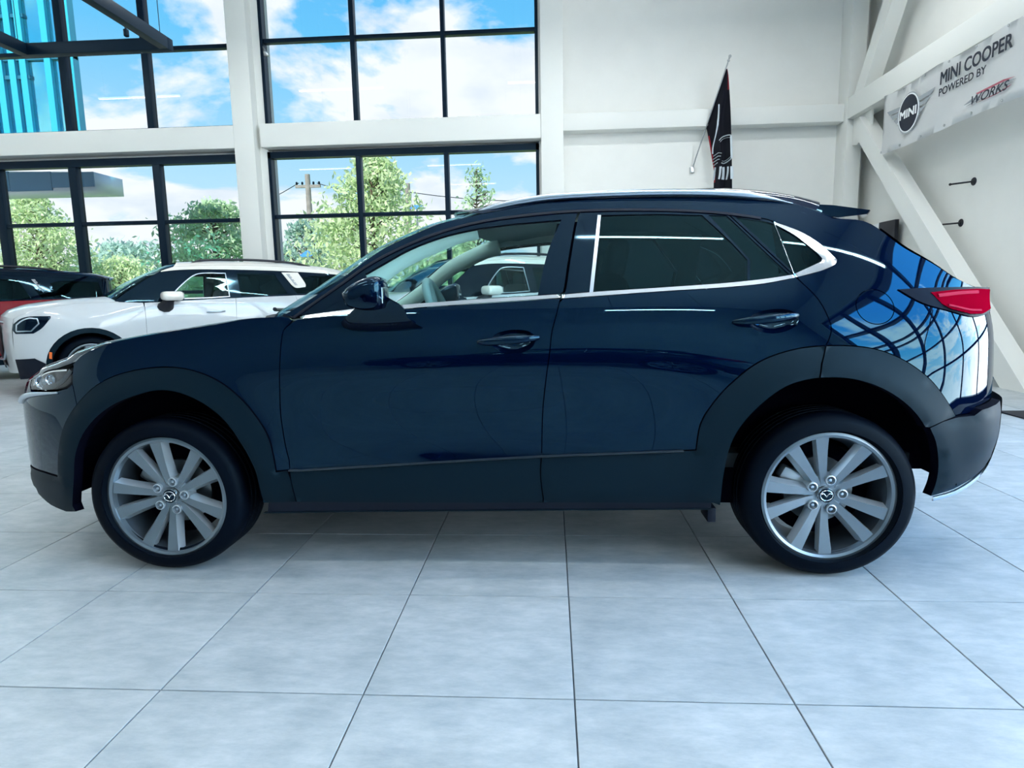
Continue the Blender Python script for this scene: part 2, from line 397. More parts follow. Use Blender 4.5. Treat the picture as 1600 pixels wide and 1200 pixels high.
def clean(poly, eps=.0012):
    out = []
    for p in poly:
        if not out or math.dist(p, out[-1]) > eps: out.append(tuple(p))
    if math.dist(out[0], out[-1]) <= eps: out.pop()
    return out
def densify(poly, m):
    out = []
    for i, p in enumerate(poly):
        q = poly[(i+1) % len(poly)]; n = max(1, int(math.ceil(math.dist(p, q)/m)))
        out += [(p[0]+(q[0]-p[0])*k/n, p[1]+(q[1]-p[1])*k/n) for k in range(n)]
    return out
def cdt(poly, holes=(), res=.03):
    lo = np.min(poly, 0); hi = np.max(poly, 0); gx = np.arange(lo[0], hi[0]+res, res); gz = np.arange(lo[1], hi[1]+res, res*.87)
    G = np.array([(x+(res/2 if j % 2 else 0), z) for j, z in enumerate(gz) for x in gx])
    ok = inside(G, poly) & (dist(G, poly) > res*.55)
    for h in holes: ok &= ~inside(G, h) & (dist(G, h) > res*.55)
    G = G[ok]
    V = [Vector(p) for p in poly]; E = [(i, (i+1) % len(poly)) for i in range(len(poly))]
    for h in holes:
        o = len(V); V += [Vector(p) for p in h]; E += [(o+i, o+(i+1) % len(h)) for i in range(len(h))]
    V += [Vector(p) for p in G]
    r = delaunay_2d_cdt(V, E, [], 0, 1e-5)
    ov = np.array([tuple(v) for v in r[0]]); F = np.array(r[2])
    c = ov[F].mean(1); k = inside(c, poly)
    for h in holes: k &= ~inside(c, h)
    return ov, F[k]
class Body:
    """panels of a car laid over one smooth side surface; x to the rear, y to the right, z up"""
    def __init__(s, side): s.S = side
    def T(s, x, z, off=0):
        return s.S.W(x, z) + (off(x, z) if callable(off) else off)
    def pt(s, x, z, off=0, sgn=-1): return Vector((x, sgn*float(s.T(np.float64(x), np.float64(z), off)), z))
    def normals(s, P, off, sgn):
        e = .004; x, z = P[:, 0], P[:, 1]
        wx = (s.T(x+e, z, off)-s.T(x-e, z, off))/(2*e); wz = (s.T(x, z+e, off)-s.T(x, z-e, off))/(2*e)
        n = np.stack([-wx, np.full_like(wx, sgn), -wz], 1); return n/np.linalg.norm(n, axis=1, keepdims=True)
    def patch(s, name, poly, mt, parent, sgn=-1, off=0, gap=.002, flange=.016, res=.032, holes=(), bulge=None, smooth=True, drop=None, ds=None):
        poly = densify(clean(poly), max(.02, res*1.1)); holes = [densify(clean(h), max(.02, res*1.1)) for h in holes]
        if gap: poly = [tuple(p) for p in inset(poly, gap)]
        ov, F = cdt(poly, holes, res)
        if drop is not None:
            F = F[~drop(ov[F].mean(1))]
        use = np.unique(F); mp = -np.ones(len(ov), int); mp[use] = np.arange(len(use)); ov = ov[use]; F = mp[F]
        o = off
        if bulge:
            h, w = bulge; base = off
            def o(x, z, base=base):
                x = np.asarray(x, float); z = np.asarray(z, float); d = dist(np.stack([x.ravel(), z.ravel()], 1), poly).reshape(x.shape)
                t = np.clip(d/w, 0, 1); return (base(x, z) if callable(base) else base) + h*(1-(1-t)**2)
        y = s.T(ov[:, 0], ov[:, 1], o); N = s.normals(ov, o, sgn)
        nv = len(ov); V = np.stack([ov[:, 0], sgn*y, ov[:, 1]], 1)
        # orientation
        a = V[F[:, 1]]-V[F[:, 0]]; b = V[F[:, 2]]-V[F[:, 0]]; c = np.cross(a, b)[:, 1]*sgn
        F = np.where((c < 0)[:, None], F[:, ::-1], F)
        cnt = {}
        for f in F:
            for i in range(3):
                e = (int(f[i]), int(f[(i+1) % 3])); cnt[tuple(sorted(e))] = None if tuple(sorted(e)) in cnt else e
        be = [e for e in cnt.values() if e]
        verts = [tuple(v) for v in V]; faces = [tuple(map(int, f)) for f in F]; idx = {}
        if flange:
            for e in be:
                for i in e:
                    if i not in idx:
                        idx[i] = len(verts); v = V[i]-N[i]*flange*np.array([.3, 1, .3]); verts.append(tuple(v))
            for i, j in be: faces.append((j, i, idx[i], idx[j]))
        me = bpy.data.meshes.new(name); me.from_pydata(verts, [], faces); me.update()
        me.polygons.foreach_set('use_smooth', [True]*len(faces))
        nf = len(F); LN = np.zeros((len(me.loops), 3))
        LN[:nf*3] = N[F.ravel()]
        if flange:
            k = nf*3
            for (i, j) in be:
                t = V[j]-V[i]; n = np.cross(t, N[i]); n = n/(np.linalg.norm(n)+1e-9)
                LN[k:k+4] = n; k += 4
        me.normals_split_custom_set(LN.tolist())
        if flange > .028:  # deep lips get a near-black colour standing for their shade
            me.polygons.foreach_set('material_index', [0]*nf+[1]*(len(faces)-nf)); mt = [mt, M['inner']]
        return mesh_obj(name, me, mt, parent)
    def cap(s, name, E, C, mt, parent, n=26, m=9, offE=0, k0=.9, k1=.9, t0=0, push=0, s0=0, s1=1, both=True, drop=None):
        E = resample(E, n); C = resample(C, n)
        i0, i1 = int(round(s0*(n-1))), int(round(s1*(n-1))); rows = []
        for e, c in list(zip(E, C))[i0:i1+1]:
            d = np.array(c)-np.array(e); L = np.linalg.norm(d); d = d/L if L > 1e-6 else np.array([0, 1.])
            h = .004; w0 = float(s.T(*e, offE)); w1 = float(s.T(e[0]+d[0]*h, e[1]+d[1]*h, offE))
            Ep = np.array([e[0], -w0, e[1]]); Cp = np.array([c[0], 0, c[1]])
            Tt = np.array([d[0], -(w1-w0)/h, d[1]]); Tt = Tt/np.linalg.norm(Tt); D = np.linalg.norm(Ep-Cp)
            row = []
            for j in range(m):
                t = t0+(1-t0)*j/(m-1); a = 2*t**3-3*t*t+1; b = t**3-2*t*t+t; cc = -2*t**3+3*t*t; dd = t**3-t*t
                row.append(a*Ep+b*Tt*D*k0+cc*Cp+dd*np.array([0, 1, 0])*D*k1)
            rows.append(row)
        R = np.array(rows)
        if both:
            mir = R[:, ::-1][:, 1:]*np.array([1, -1, 1]); R = np.concatenate([R, mir], 1)
        if push:
            du = np.gradient(R, axis=0); dv = np.gradient(R, axis=1); nn = np.cross(du, dv); nn /= np.linalg.norm(nn, axis=2, keepdims=True)+1e-9
            if nn[len(nn)//2, nn.shape[1]//2][2]*1.0+abs(nn[len(nn)//2, nn.shape[1]//2][0])*0 < 0: nn = -nn
            R = R+nn*push
        N0, N1 = R.shape[:2]; V = R.reshape(-1, 3); F = []
        for i in range(N0-1):
            for j in range(N1-1): F.append((i*N1+j, (i+1)*N1+j, (i+1)*N1+j+1, i*N1+j+1))
        me = bpy.data.meshes.new(name); me.from_pydata([tuple(v) for v in V], [], F); me.update()
        bm = bmesh.new(); bm.from_mesh(me); bmesh.ops.recalc_face_normals(bm, faces=bm.faces)
        bm.faces.ensure_lookup_table(); f = bm.faces[len(bm.faces)//2]
        if f.normal.dot(f.calc_center_median()-Vector((0, 0, .6))) < 0: bmesh.ops.reverse_faces(bm, faces=bm.faces)
        bm.to_mesh(me); bm.free()
        me.polygons.foreach_set('use_smooth', [True]*len(me.polygons))
        return mesh_obj(name, me, mt, parent)
    def strip(s, name, pts, w, h, mt, parent, sgn=-1, off=0):
        """slim moulding following a line on the side surface"""
        bm = bmesh.new(); rows = []
        P = np.array(pts); T = np.gradient(P, axis=0); T /= np.linalg.norm(T, axis=1, keepdims=True)
        Nn = np.stack([-T[:, 1], T[:, 0]], 1)
        for p, n in zip(P, Nn):
            a = p+n*w/2; b = p-n*w/2
            rows.append([bm.verts.new(s.pt(a[0], a[1], off-.006, sgn)), bm.verts.new(s.pt(a[0], a[1], off+h*.7, sgn)), bm.verts.new(s.pt(p[0], p[1], off+h, sgn)), bm.verts.new(s.pt(b[0], b[1], off+h*.7, sgn)), bm.verts.new(s.pt(b[0], b[1], off-.006, sgn))])
        for r0, r1 in zip(rows, rows[1:]):
            for k in range(4): bm.faces.new((r0[k], r0[k+1], r1[k+1], r1[k]))
        return from_bm(name, bm, mt, parent, 50)

def dup(root, loc, rz, swap=None):
    r = root.copy(); COL.objects.link(r); r.location = loc; r.rotation_euler = (0, 0, rz)
    for k in ('group',):
        if k in r: del r[k]
    def rec(src, dst):
        for ch in list(src.children):
            c = ch.copy(); COL.objects.link(c); c.parent = dst
            if swap and ch.type == 'MESH':
                for i, sl in enumerate(c.material_slots):
                    mm = sl.material
                    if mm is not None and mm in swap: sl.link = 'OBJECT'; sl.material = swap[mm]
            rec(ch, c)
    rec(root, r)
    return r

def wheel(parent, hub, R, rr, side, spokes=5, style='pairs', phase=-22, w=.215):
    """tyre with rim, spokes, nuts, cap and brake behind; outer face towards -y when side=-1"""
    s = side; hx, hy, hz = hub
    yo = hy
    pr = [(rr-.004, .012), (rr+.012, .004), (rr+.03, -.012), (R*.80, -.026), (R*.90, -.024), (R*.965, -.008), (R*.992, .016), (R, .035)]
    def Y(a): return yo - (-s)*0 + s*(-a)   # a>0 goes inboard
    pr = [(r, s*-a) for r, a in pr]
    mid = []
    for k in range(4):
        a = .05+k*.036; mid += [(R, s*-a), (R-.007, s*-(a+.003)), (R-.007, s*-(a+.008)), (R, s*-(a+.011))]
    inn = [(R, s*-(w-.03)), (R*.97, s*-(w-.008)), (R*.88, s*-w), (rr, s*-(w-.02))]
    bm = bmesh.new(); lathe_bm(bm, pr+mid+inn, 96, (hx, yo, hz))
    for v in bm.verts:
        if v.co.z < hz: v.co.z = hz-(hz-v.co.z)*(hz-.001)/R
    tyre = from_bm('wheel', bm, M['rubber'], parent, 40)
    rim = lathe('rim', [(rr+.012, s*-.004), (rr+.014, s*.004), (rr+.004, s*.007), (rr-.006, s*.002), (rr-.012, s*-.02)], 96, M['alloy'], tyre, (hx, yo, hz))
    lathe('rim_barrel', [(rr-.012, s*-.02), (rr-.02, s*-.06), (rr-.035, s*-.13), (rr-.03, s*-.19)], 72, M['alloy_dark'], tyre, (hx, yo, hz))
    hubr = .072 if style == 'pairs' else .06
    for k in range(spokes):
        for d in ((-14, 14) if style == 'pairs' else (0,)):
            a0 = math.radians(phase+72*k+d*.28) if style == 'pairs' else math.radians(phase+360*k/spokes)
            a1 = math.radians(phase+72*k+d) if style == 'pairs' else a0
            rows = []; bm = bmesh.new(); n = 9
            ap = math.radians(phase+72*k) if style == 'pairs' else a0; R1 = rr-.008
            up, tp = Vector((math.sin(ap), 0, math.cos(ap))), Vector((math.cos(ap), 0, -math.sin(ap))); sg = (-1 if d < 0 else 1) if d else 0
            A = up*.030+tp*sg*.010; Bq = up*.095+tp*sg*.020; Cq = Vector((math.sin(a1), 0, math.cos(a1)))*R1
            for i in range(n+1):
                t = i/n; c0 = A*(1-t)**2+Bq*2*t*(1-t)+Cq*t*t; dr = ((Bq-A)*(1-t)+(Cq-Bq)*t).normalized(); tt = Vector((dr.z, 0, -dr.x))
                wd = (.0115+.003*t+.0095*t*t) if style == 'pairs' else (.03+.02*t)
                face = -.034+.030*t**1.2; th = .045*(1-.35*t); c = Vector((hx, yo, hz))+c0
                fl, fr = (.014 if sg <= 0 else .004), (.014 if sg >= 0 else .004)
                rows.append([bm.verts.new(c-tt*wd+Vector((0, s*(face), 0))), bm.verts.new(c+tt*wd+Vector((0, s*(face), 0))), bm.verts.new(c+tt*(wd+fr)+Vector((0, s*(face-th), 0))), bm.verts.new(c-tt*(wd+fl)+Vector((0, s*(face-th), 0)))])
            for r0, r1 in zip(rows, rows[1:]):
                for q in range(4):
                    f = bm.faces.new((r0[q], r0[(q+1) % 4], r1[(q+1) % 4], r1[q])); f.material_index = 0 if q == 0 else 1
            bm.faces.new(rows[0]); bm.faces.new(rows[-1])
            from_bm('spoke', bm, [M['alloy'], M['alloy_side']], tyre, 30)
    lathe('hub_face', [(.0, s*-.040), (.045, s*-.036), (.075, s*-.044), (.085, s*-.07)], 40, M['alloy_side'], tyre, (hx, yo, hz))
    for k in range(5):
        a = math.radians(phase+36+72*k); c = (hx+.062*math.sin(a), yo, hz+.062*math.cos(a))
        bm = bmesh.new()
        lathe_bm(bm, [(.0195, s*-.03), (.0195, s*-.018), (.0155, s*-.016), (.0145, s*-.045), (0.0, s*-.045)], 20, c, mi=0)
        lathe_bm(bm, [(.0095, s*-.05), (.0095, s*-.028), (.006, s*-.022), (0.0, s*-.021)], 6, c, mi=1)
        from_bm('lug_nut', bm, [M['alloy_side'], M['satin']], tyre, 40)
    cap = lathe('center_cap', [(.0, s*-.0155), (.022, s*-.016), (.028, s*-.019), (.030, s*-.03)], 32, M['gloss_black'], tyre, (hx, yo, hz))
    lathe('cap_ring', [(.0275, s*-.0185), (.0290, s*-.0165), (.0305, s*-.019), (.031, s*-.03)], 32, M['chrome'], tyre, (hx, yo, hz))
    # brake disc, calliper, dark well behind
    lathe('brake_disc', [(.06, s*-.10), (.135, s*-.10), (.135, s*-.12), (.06, s*-.12)], 40, M['disc'], tyre, (hx, yo, hz), closed=True)
    bm = bmesh.new(); ca = math.radians(-58 if hx < 0 else -62)
    for i in range(5):
        pass
    rbox_bm(bm, Vector((hx+.125*math.sin(ca), yo-s*.095, hz+.125*math.cos(ca))), (.055, .06, .10), .012, 2, Matrix.Rotation(ca, 4, 'Y'))
    from_bm('brake_calliper', bm, M['alloy_side'] if hx > 0 else M['disc'], tyre, 40)
    lathe('brake_shield', [(.0, s*-.125), (.19, s*-.125)], 32, M['inner'], tyre, (hx, yo, hz))
    return tyre
def liner(name, hub, r, y0, y1, parent, zmin=.24):
    bm = bmesh.new(); hx, hz = hub; a0 = math.acos(max(-1, min(1, (zmin-hz)/r))); n = 30; A = []; B = []
    for i in range(n+1):
        a = -a0+2*a0*i/n; A.append(bm.verts.new((hx+r*math.sin(a), y0, hz+r*math.cos(a)))); B.append(bm.verts.new((hx+r*math.sin(a), y1, hz+r*math.cos(a))))
    for i in range(n): bm.faces.new((A[i], A[i+1], B[i+1], B[i]))
    bm.faces.new(B)
    return from_bm(name, bm, M['inner'], parent)

# ------------------------------------------------------------------ the showroom
XL, XR, YB, YF, ZC = -13.0, 5.30, 10.0, -7.0, 7.4
def room():
    # floor slab with single tiles laid on it
    fl = struct(box('floor', (XL-.3, XR+.3, YF-.3, YB+.3, -.16, -.0085), M['grout']))
    T = .6
    bm = bmesh.new(); g = .0022; bt = .0012
    a = T/2-g; v0 = [bm.verts.new((sx*a, sy*a, -.0085)) for sx, sy in ((-1,-1),(1,-1),(1,1),(-1,1))]
    v1 = [bm.verts.new((sx*a, sy*a, -bt)) for sx, sy in ((-1,-1),(1,-1),(1,1),(-1,1))]
    v2 = [bm.verts.new((sx*(a-bt), sy*(a-bt), 0)) for sx, sy in ((-1,-1),(1,-1),(1,1),(-1,1))]
    for r0, r1 in ((v0, v1), (v1, v2)):
        for k in range(4): bm.faces.new((r0[k], r0[(k+1)%4], r1[(k+1)%4], r1[k]))
    bm.faces.new(v2); me = bpy.data.meshes.new('tile'); bmesh.ops.recalc_face_normals(bm, faces=bm.faces); bm.to_mesh(me)
    me.materials.append(M['tile'])
    cand = []
    i0, i1 = int(math.floor((XL)/T)), int(math.ceil(XR/T)); j0, j1 = int(math.floor(YF/T)), int(math.ceil(YB/T))
    for i in range(i0, i1):
        for j in range(j0, j1):
            c = Vector(((i+.5)*T, (j+.5)*T, 0)); d = c-CAM; z = d.dot(_f)
            vis = z > .25 and abs(d.dot(_rr)/z) < .88 and abs(d.dot(_uu)/z) < .72
            cand.append((0 if vis else 1, z*z/max(.1, (CAM.z/d.length)) if vis else abs(z), c))
    cand.sort(key=lambda q: q[:2])
    rest = bmesh.new()
    for n, (v, k, c) in enumerate(cand):
        if n < 300:
            o = bpy.data.objects.new('tile', me); o.location = c; link(o, fl)
        else:
            mm = Matrix.Translation(c); vv = {x: rest.verts.new(mm @ x.co) for x in bm.verts}
            for f in bm.faces: rest.faces.new([vv[x] for x in f.verts])
    bm.free()
    far = from_bm('far_tiles', rest, M['tile'], fl); far['kind'] = 'stuff'
    # ceiling and blind walls
    struct(box('ceiling', (XL-.3, XR+.3, YF-.3, YB+.3, ZC, ZC+.2), M['ceiling']))
    struct(boxes('wall_front', [(XL, XR, YF-.25, YF, 0, ZC)], M['wall_dark']))
    struct(boxes('wall_left', [(XL-.25, XL, YF, YB, 0, ZC)], M['wall']))
    # right wall: solid towards the corner, glazed towards the street
    struct(boxes('wall_right', [(XR, XR+.25, 3.2, YB+.25, 0, ZC), (XR, XR+.25, YF, 3.2, 0, .15), (XR, XR+.25, YF, 3.2, 6.2, ZC), (XR, XR+.25, YF, YF+1.0, .15, 6.2)], M['wall']))
    # back wall right of the windows, strips under and over the windows
    struct(boxes('wall_back', [(-.24, XR, YB, YB+.25, 0, ZC), (XL, -.24, YB, YB+.25, 0, .12), (XL, -.24, YB, YB+.25, 7.0, ZC), (XL, -.24, YB+.02, YB+.25, 3.66, 4.20), (-5.62, -5.10, YB, YB+.25, .12, 7.0)], M['wall']))
    # steel posts and beams
    cols = [(-5.60, -5.235, 9.65, YB, 0, ZC), (-.20, .18, 9.65, YB, 0, ZC), (4.85, 5.10, 9.62, YB, 0, ZC)]
    for c in cols: struct(box('trim_1', c, M['steel'], None, .006))
    struct(box('trim_2', (XL, -5.60, 9.66, YB, 3.74, 4.13), M['steel'], None, .02))
    struct(box('trim_3', (-5.13, -.20, 9.66, YB, 3.74, 4.14), M['steel'], None, .02))
    struct(boxes('trim_4', [(-5.235, -5.10, 9.86, YB, 0, ZC), (-.24, -.2, 9.86, YB, 0, ZC)], M['steel']))
    struct(box('trim_5', (.18, 4.845, 9.72, YB, 3.86, 4.14), M['steel'], None, .012))
    struct(box('trim_6', (4.842, 5.12, 3.3, 9.60, 3.86, 4.20), M['steel'], None, .012))
    # braces in the right wall frame
    def brace(p, q, w, x0, x1):
        p, q = Vector(p), Vector(q); d = (q-p).normalized(); n = Vector((0, -d.z, d.y))*w/2
        bm = bmesh.new(); A = [bm.verts.new((x, *(pp+s*n)[1:])) for pp in (p, q) for s in (-1, 1) for x in (x0, x1)]
        f = lambda *k: bm.faces.new([A[i] for i in k])
        f(0,1,3,2); f(4,5,7,6); f(0,2,6,4); f(1,3,7,5); f(0,1,5,4); f(2,3,7,6)
        return struct(from_bm('trim_7', bm, M['steel']))
    brace((0, 9.30, 3.70), (0, 5.22, -.12), .27, 4.86, 5.08)
    brace((0, 9.34, 4.12), (0, 7.62, 6.55), .27, 4.86, 5.08)
    struct(prism('trim_8', [(9.62, 3.88), (9.62, 3.45), (9.45, 3.42), (9.02, 3.62), (9.02, 3.88)], 'x', 4.955, 4.985, M['steel'], None))
    struct(box('trim_9', (5.16, 5.22, 3.4, 9.95, 3.9, 4.05), M['steel']))
    struct(box('baseboard_right', (XR-.02, XR, 3.2, YB, 0, .13), M['fascia']))
    struct(box('baseboard_back', (.18, 4.85, YB-.02, YB, 0, .13), M['fascia']))
def window(name, x0, x1, z0, z1, mull, trans, head=.12, y=9.93, dep=.16, side=.055, wm=.085, wt=.065):
    w = struct(boxes(name, [(x0, x0+side, y-dep/2, y+dep/2, z0, z1), (x1-side, x1, y-dep/2, y+dep/2, z0, z1), (x0, x1, y-dep/2, y+dep/2, z1-head, z1), (x0, x1, y-dep/2, y+dep/2, z0, z0+.08)], M['frame']))
    for mx, mw in mull: box('mullion', (mx-mw/2, mx+mw/2, y-dep/2+.01, y+dep/2-.01, z0+.08, z1-head), M['frame'], w, .003)
    xs = [x0+side]+[m for m, _ in mull]+[x1-side]; zs = [z0+.08]+trans+[z1-head]
    for tz in trans:
        for a, b in zip(xs, xs[1:]): box('transom', (a, b, y-.06, y+.06, tz-wt/2, tz+wt/2), M['frame'], w, .003)
    for a, b in zip(xs, xs[1:]):
        for c, d in zip(zs, zs[1:]):
            bm = bmesh.new(); bm.faces.new([bm.verts.new(p) for p in ((a, y+.02, c), (b, y+.02, c), (b, y+.02, d), (a, y+.02, d))]); from_bm('pane', bm, M['pane'], w)
    return w
def windows():
    lo = [1.25, 2.57]; up = [5.55]
    w1 = window('window_1', -12.2, -5.62, .12, 3.68, [(-10.28, .16), (-8.80, .15), (-7.20, .14)], [1.25, 2.535], .13)
    window('window_2', -5.10, -.24, .12, 3.70, [(-3.46, .09), (-1.88, .08)], [1.25, 2.575], .11)
    window('window_3', -12.2, -5.62, 4.10, 7.0, [(-10.28, .16), (-8.76, .13), (-7.22, .12)], [5.52], .12)
    w4 = window('window_4', -5.10, -.24, 4.10, 7.0, [(-3.46, .08), (-1.88, .07)], [5.57], .12)
    prism('window_stay', [(-5.03, 5.46), (-4.93, 5.30), (-5.02, 5.30)], 'y', 9.80, 9.84, M['metal'], w4)
    # glazing of the right wall behind the camera
    y0, y1 = YF+1.0, 3.2; bs = [(XR+.05, XR+.2, y0, y1, .15, .25), (XR+.05, XR+.2, y0, y1, 6.1, 6.2)]
    w = struct(boxes('window_5', bs+[(XR+.05, XR+.2, y0, y0+.08, .15, 6.2), (XR+.05, XR+.2, y1-.08, y1, .15, 6.2)], M['frame']))
    ys = [y0]+[y0+(y1-y0)*k/6 for k in range(1, 6)]+[y1]; zs = [.2, 1.3, 2.6, 3.8, 4.2, 5.2, 6.15]
    for yy in ys[1:-1]: box('mullion', (XR+.04, XR+.2, yy-.05, yy+.05, .2, 6.15), M['frame'], w)
    for zz in zs[1:-1]: box('transom', (XR+.06, XR+.18, y0, y1, zz-.04, zz+.04), M['frame'], w)
    for a, b in zip(ys, ys[1:]):
        for c, d in zip(zs, zs[1:]):
            bm = bmesh.new(); bm.faces.new([bm.verts.new(p) for p in ((XR+.12, a, c), (XR+.12, b, c), (XR+.12, b, d), (XR+.12, a, d))]); from_bm('pane', bm, M['pane_clear'], w)
room(); windows()

# ceiling lamps: rows of hanging led tubes
LAMP_W = 34
def lamps():
    n = 0; proto = None
    for y, xs in ((-5.2, (-3.2, 1.8)), (-1.25, (-8.0, -3.4, 1.2, 4.0)), (1.0, (-9.8, -5.2, -.6, 2.9)), (4.2, (-9.2, -4.6, 0, 3.4)), (7.2, (-9.2, -4.6, 0, 3.4))):
        for x in xs:
            o = empty('led_lamp', (x, y, 5.6)) if proto is None else None
            if proto is None:
                tag(o, 'long slim led tube lamp hanging high above the showroom floor', 'lamp', 'led lamps under the ceiling'); proto = o
                box('housing', (-.95, .95, -.035, .035, .02, .07), M['steel'], o, .004)
                box('tube', (-.94, .94, -.025, .025, -.005, .02), M['lamp'], o)
                for wx in (-.8, .8): tube('cable', [(wx, 0, .06), (wx, 0, ZC-5.6)], .004, M['wire'], o, 5)
                ld = bpy.data.lights.new('led_light', 'AREA'); ld.shape = 'RECTANGLE'; ld.size = 1.86; ld.size_y = .06; ld.energy = LAMP_W; ld.color = (.95, .985, 1.0)
                lo = bpy.data.objects.new('led_light', ld); lo.location = (0, 0, -.012); link(lo, o)
            else:
                o = dup(proto, (x, y, 5.6), 0); o['group'] = 'led lamps under the ceiling'
lamps()

# ------------------------------------------------------------------ the navy crossover in front

CXX=[-2.3,-2.15,-2.0,-1.8,-1.55,-1.3,-0.95,-0.5,0,0.5,0.95,1.3,1.55,1.8,2.0,2.15,2.25]
CXZ=[.10,.22,.36,.48,.62,.76,.88,.98,1.1,1.2,1.3,1.4,1.5,1.6]
CXT=[
[0.2,0.46,0.66,0.79,0.83,0.835,0.815,0.8,0.8,0.8,0.815,0.835,0.83,0.76,0.62,0.4,0.2],
[0.25,0.52,0.7,0.81,0.855,0.858,0.838,0.825,0.825,0.825,0.838,0.86,0.855,0.79,0.65,0.43,0.22],
[0.3,0.57,0.725,0.83,0.876,0.88,0.868,0.86,0.86,0.86,0.868,0.886,0.88,0.82,0.68,0.46,0.25],
[0.3,0.575,0.73,0.835,0.878,0.884,0.87,0.856,0.853,0.856,0.872,0.89,0.886,0.828,0.688,0.47,0.25],
[0.3,0.575,0.728,0.832,0.872,0.88,0.868,0.852,0.848,0.853,0.87,0.89,0.888,0.832,0.69,0.47,0.25],
[0.28,0.55,0.705,0.815,0.86,0.872,0.868,0.862,0.86,0.862,0.872,0.886,0.882,0.83,0.685,0.47,0.25],
[0.24,0.49,0.645,0.775,0.842,0.86,0.868,0.87,0.87,0.87,0.87,0.872,0.862,0.815,0.675,0.46,0.25],
[0.36,0.55,0.68,0.765,0.81,0.835,0.85,0.853,0.855,0.855,0.85,0.842,0.826,0.785,0.65,0.45,0.25],
[0.3,0.48,0.61,0.7,0.755,0.785,0.805,0.813,0.815,0.815,0.808,0.792,0.77,0.725,0.6,0.42,0.22],
[0.25,0.42,0.55,0.64,0.7,0.735,0.756,0.765,0.768,0.768,0.76,0.742,0.716,0.675,0.615,0.55,0.48],
[0.2,0.36,0.49,0.58,0.64,0.68,0.703,0.714,0.718,0.718,0.71,0.69,0.66,0.615,0.56,0.5,0.43],
[0.15,0.3,0.43,0.52,0.58,0.62,0.645,0.657,0.662,0.662,0.652,0.63,0.598,0.553,0.5,0.44,0.38],
[0.1,0.24,0.36,0.45,0.51,0.55,0.577,0.59,0.596,0.596,0.585,0.56,0.525,0.48,0.43,0.38,0.32],
[0.05,0.18,0.29,0.38,0.44,0.48,0.505,0.52,0.526,0.526,0.513,0.487,0.45,0.405,0.36,0.31,0.26]]
def arch(xc,zc,r0,wd,h):
    def f(x,z):
        r=np.hypot(x-xc,z-zc); return h*np.exp(-((r-r0)/wd)**2)*(1/(1+np.exp(-(z-.35)/.06)))
    return f
S_CX=Side(CXX,CXZ,CXT,bumps=[arch(-1.3275,.335,.43,.075,.012),arch(1.3275,.335,.43,.075,.012)])

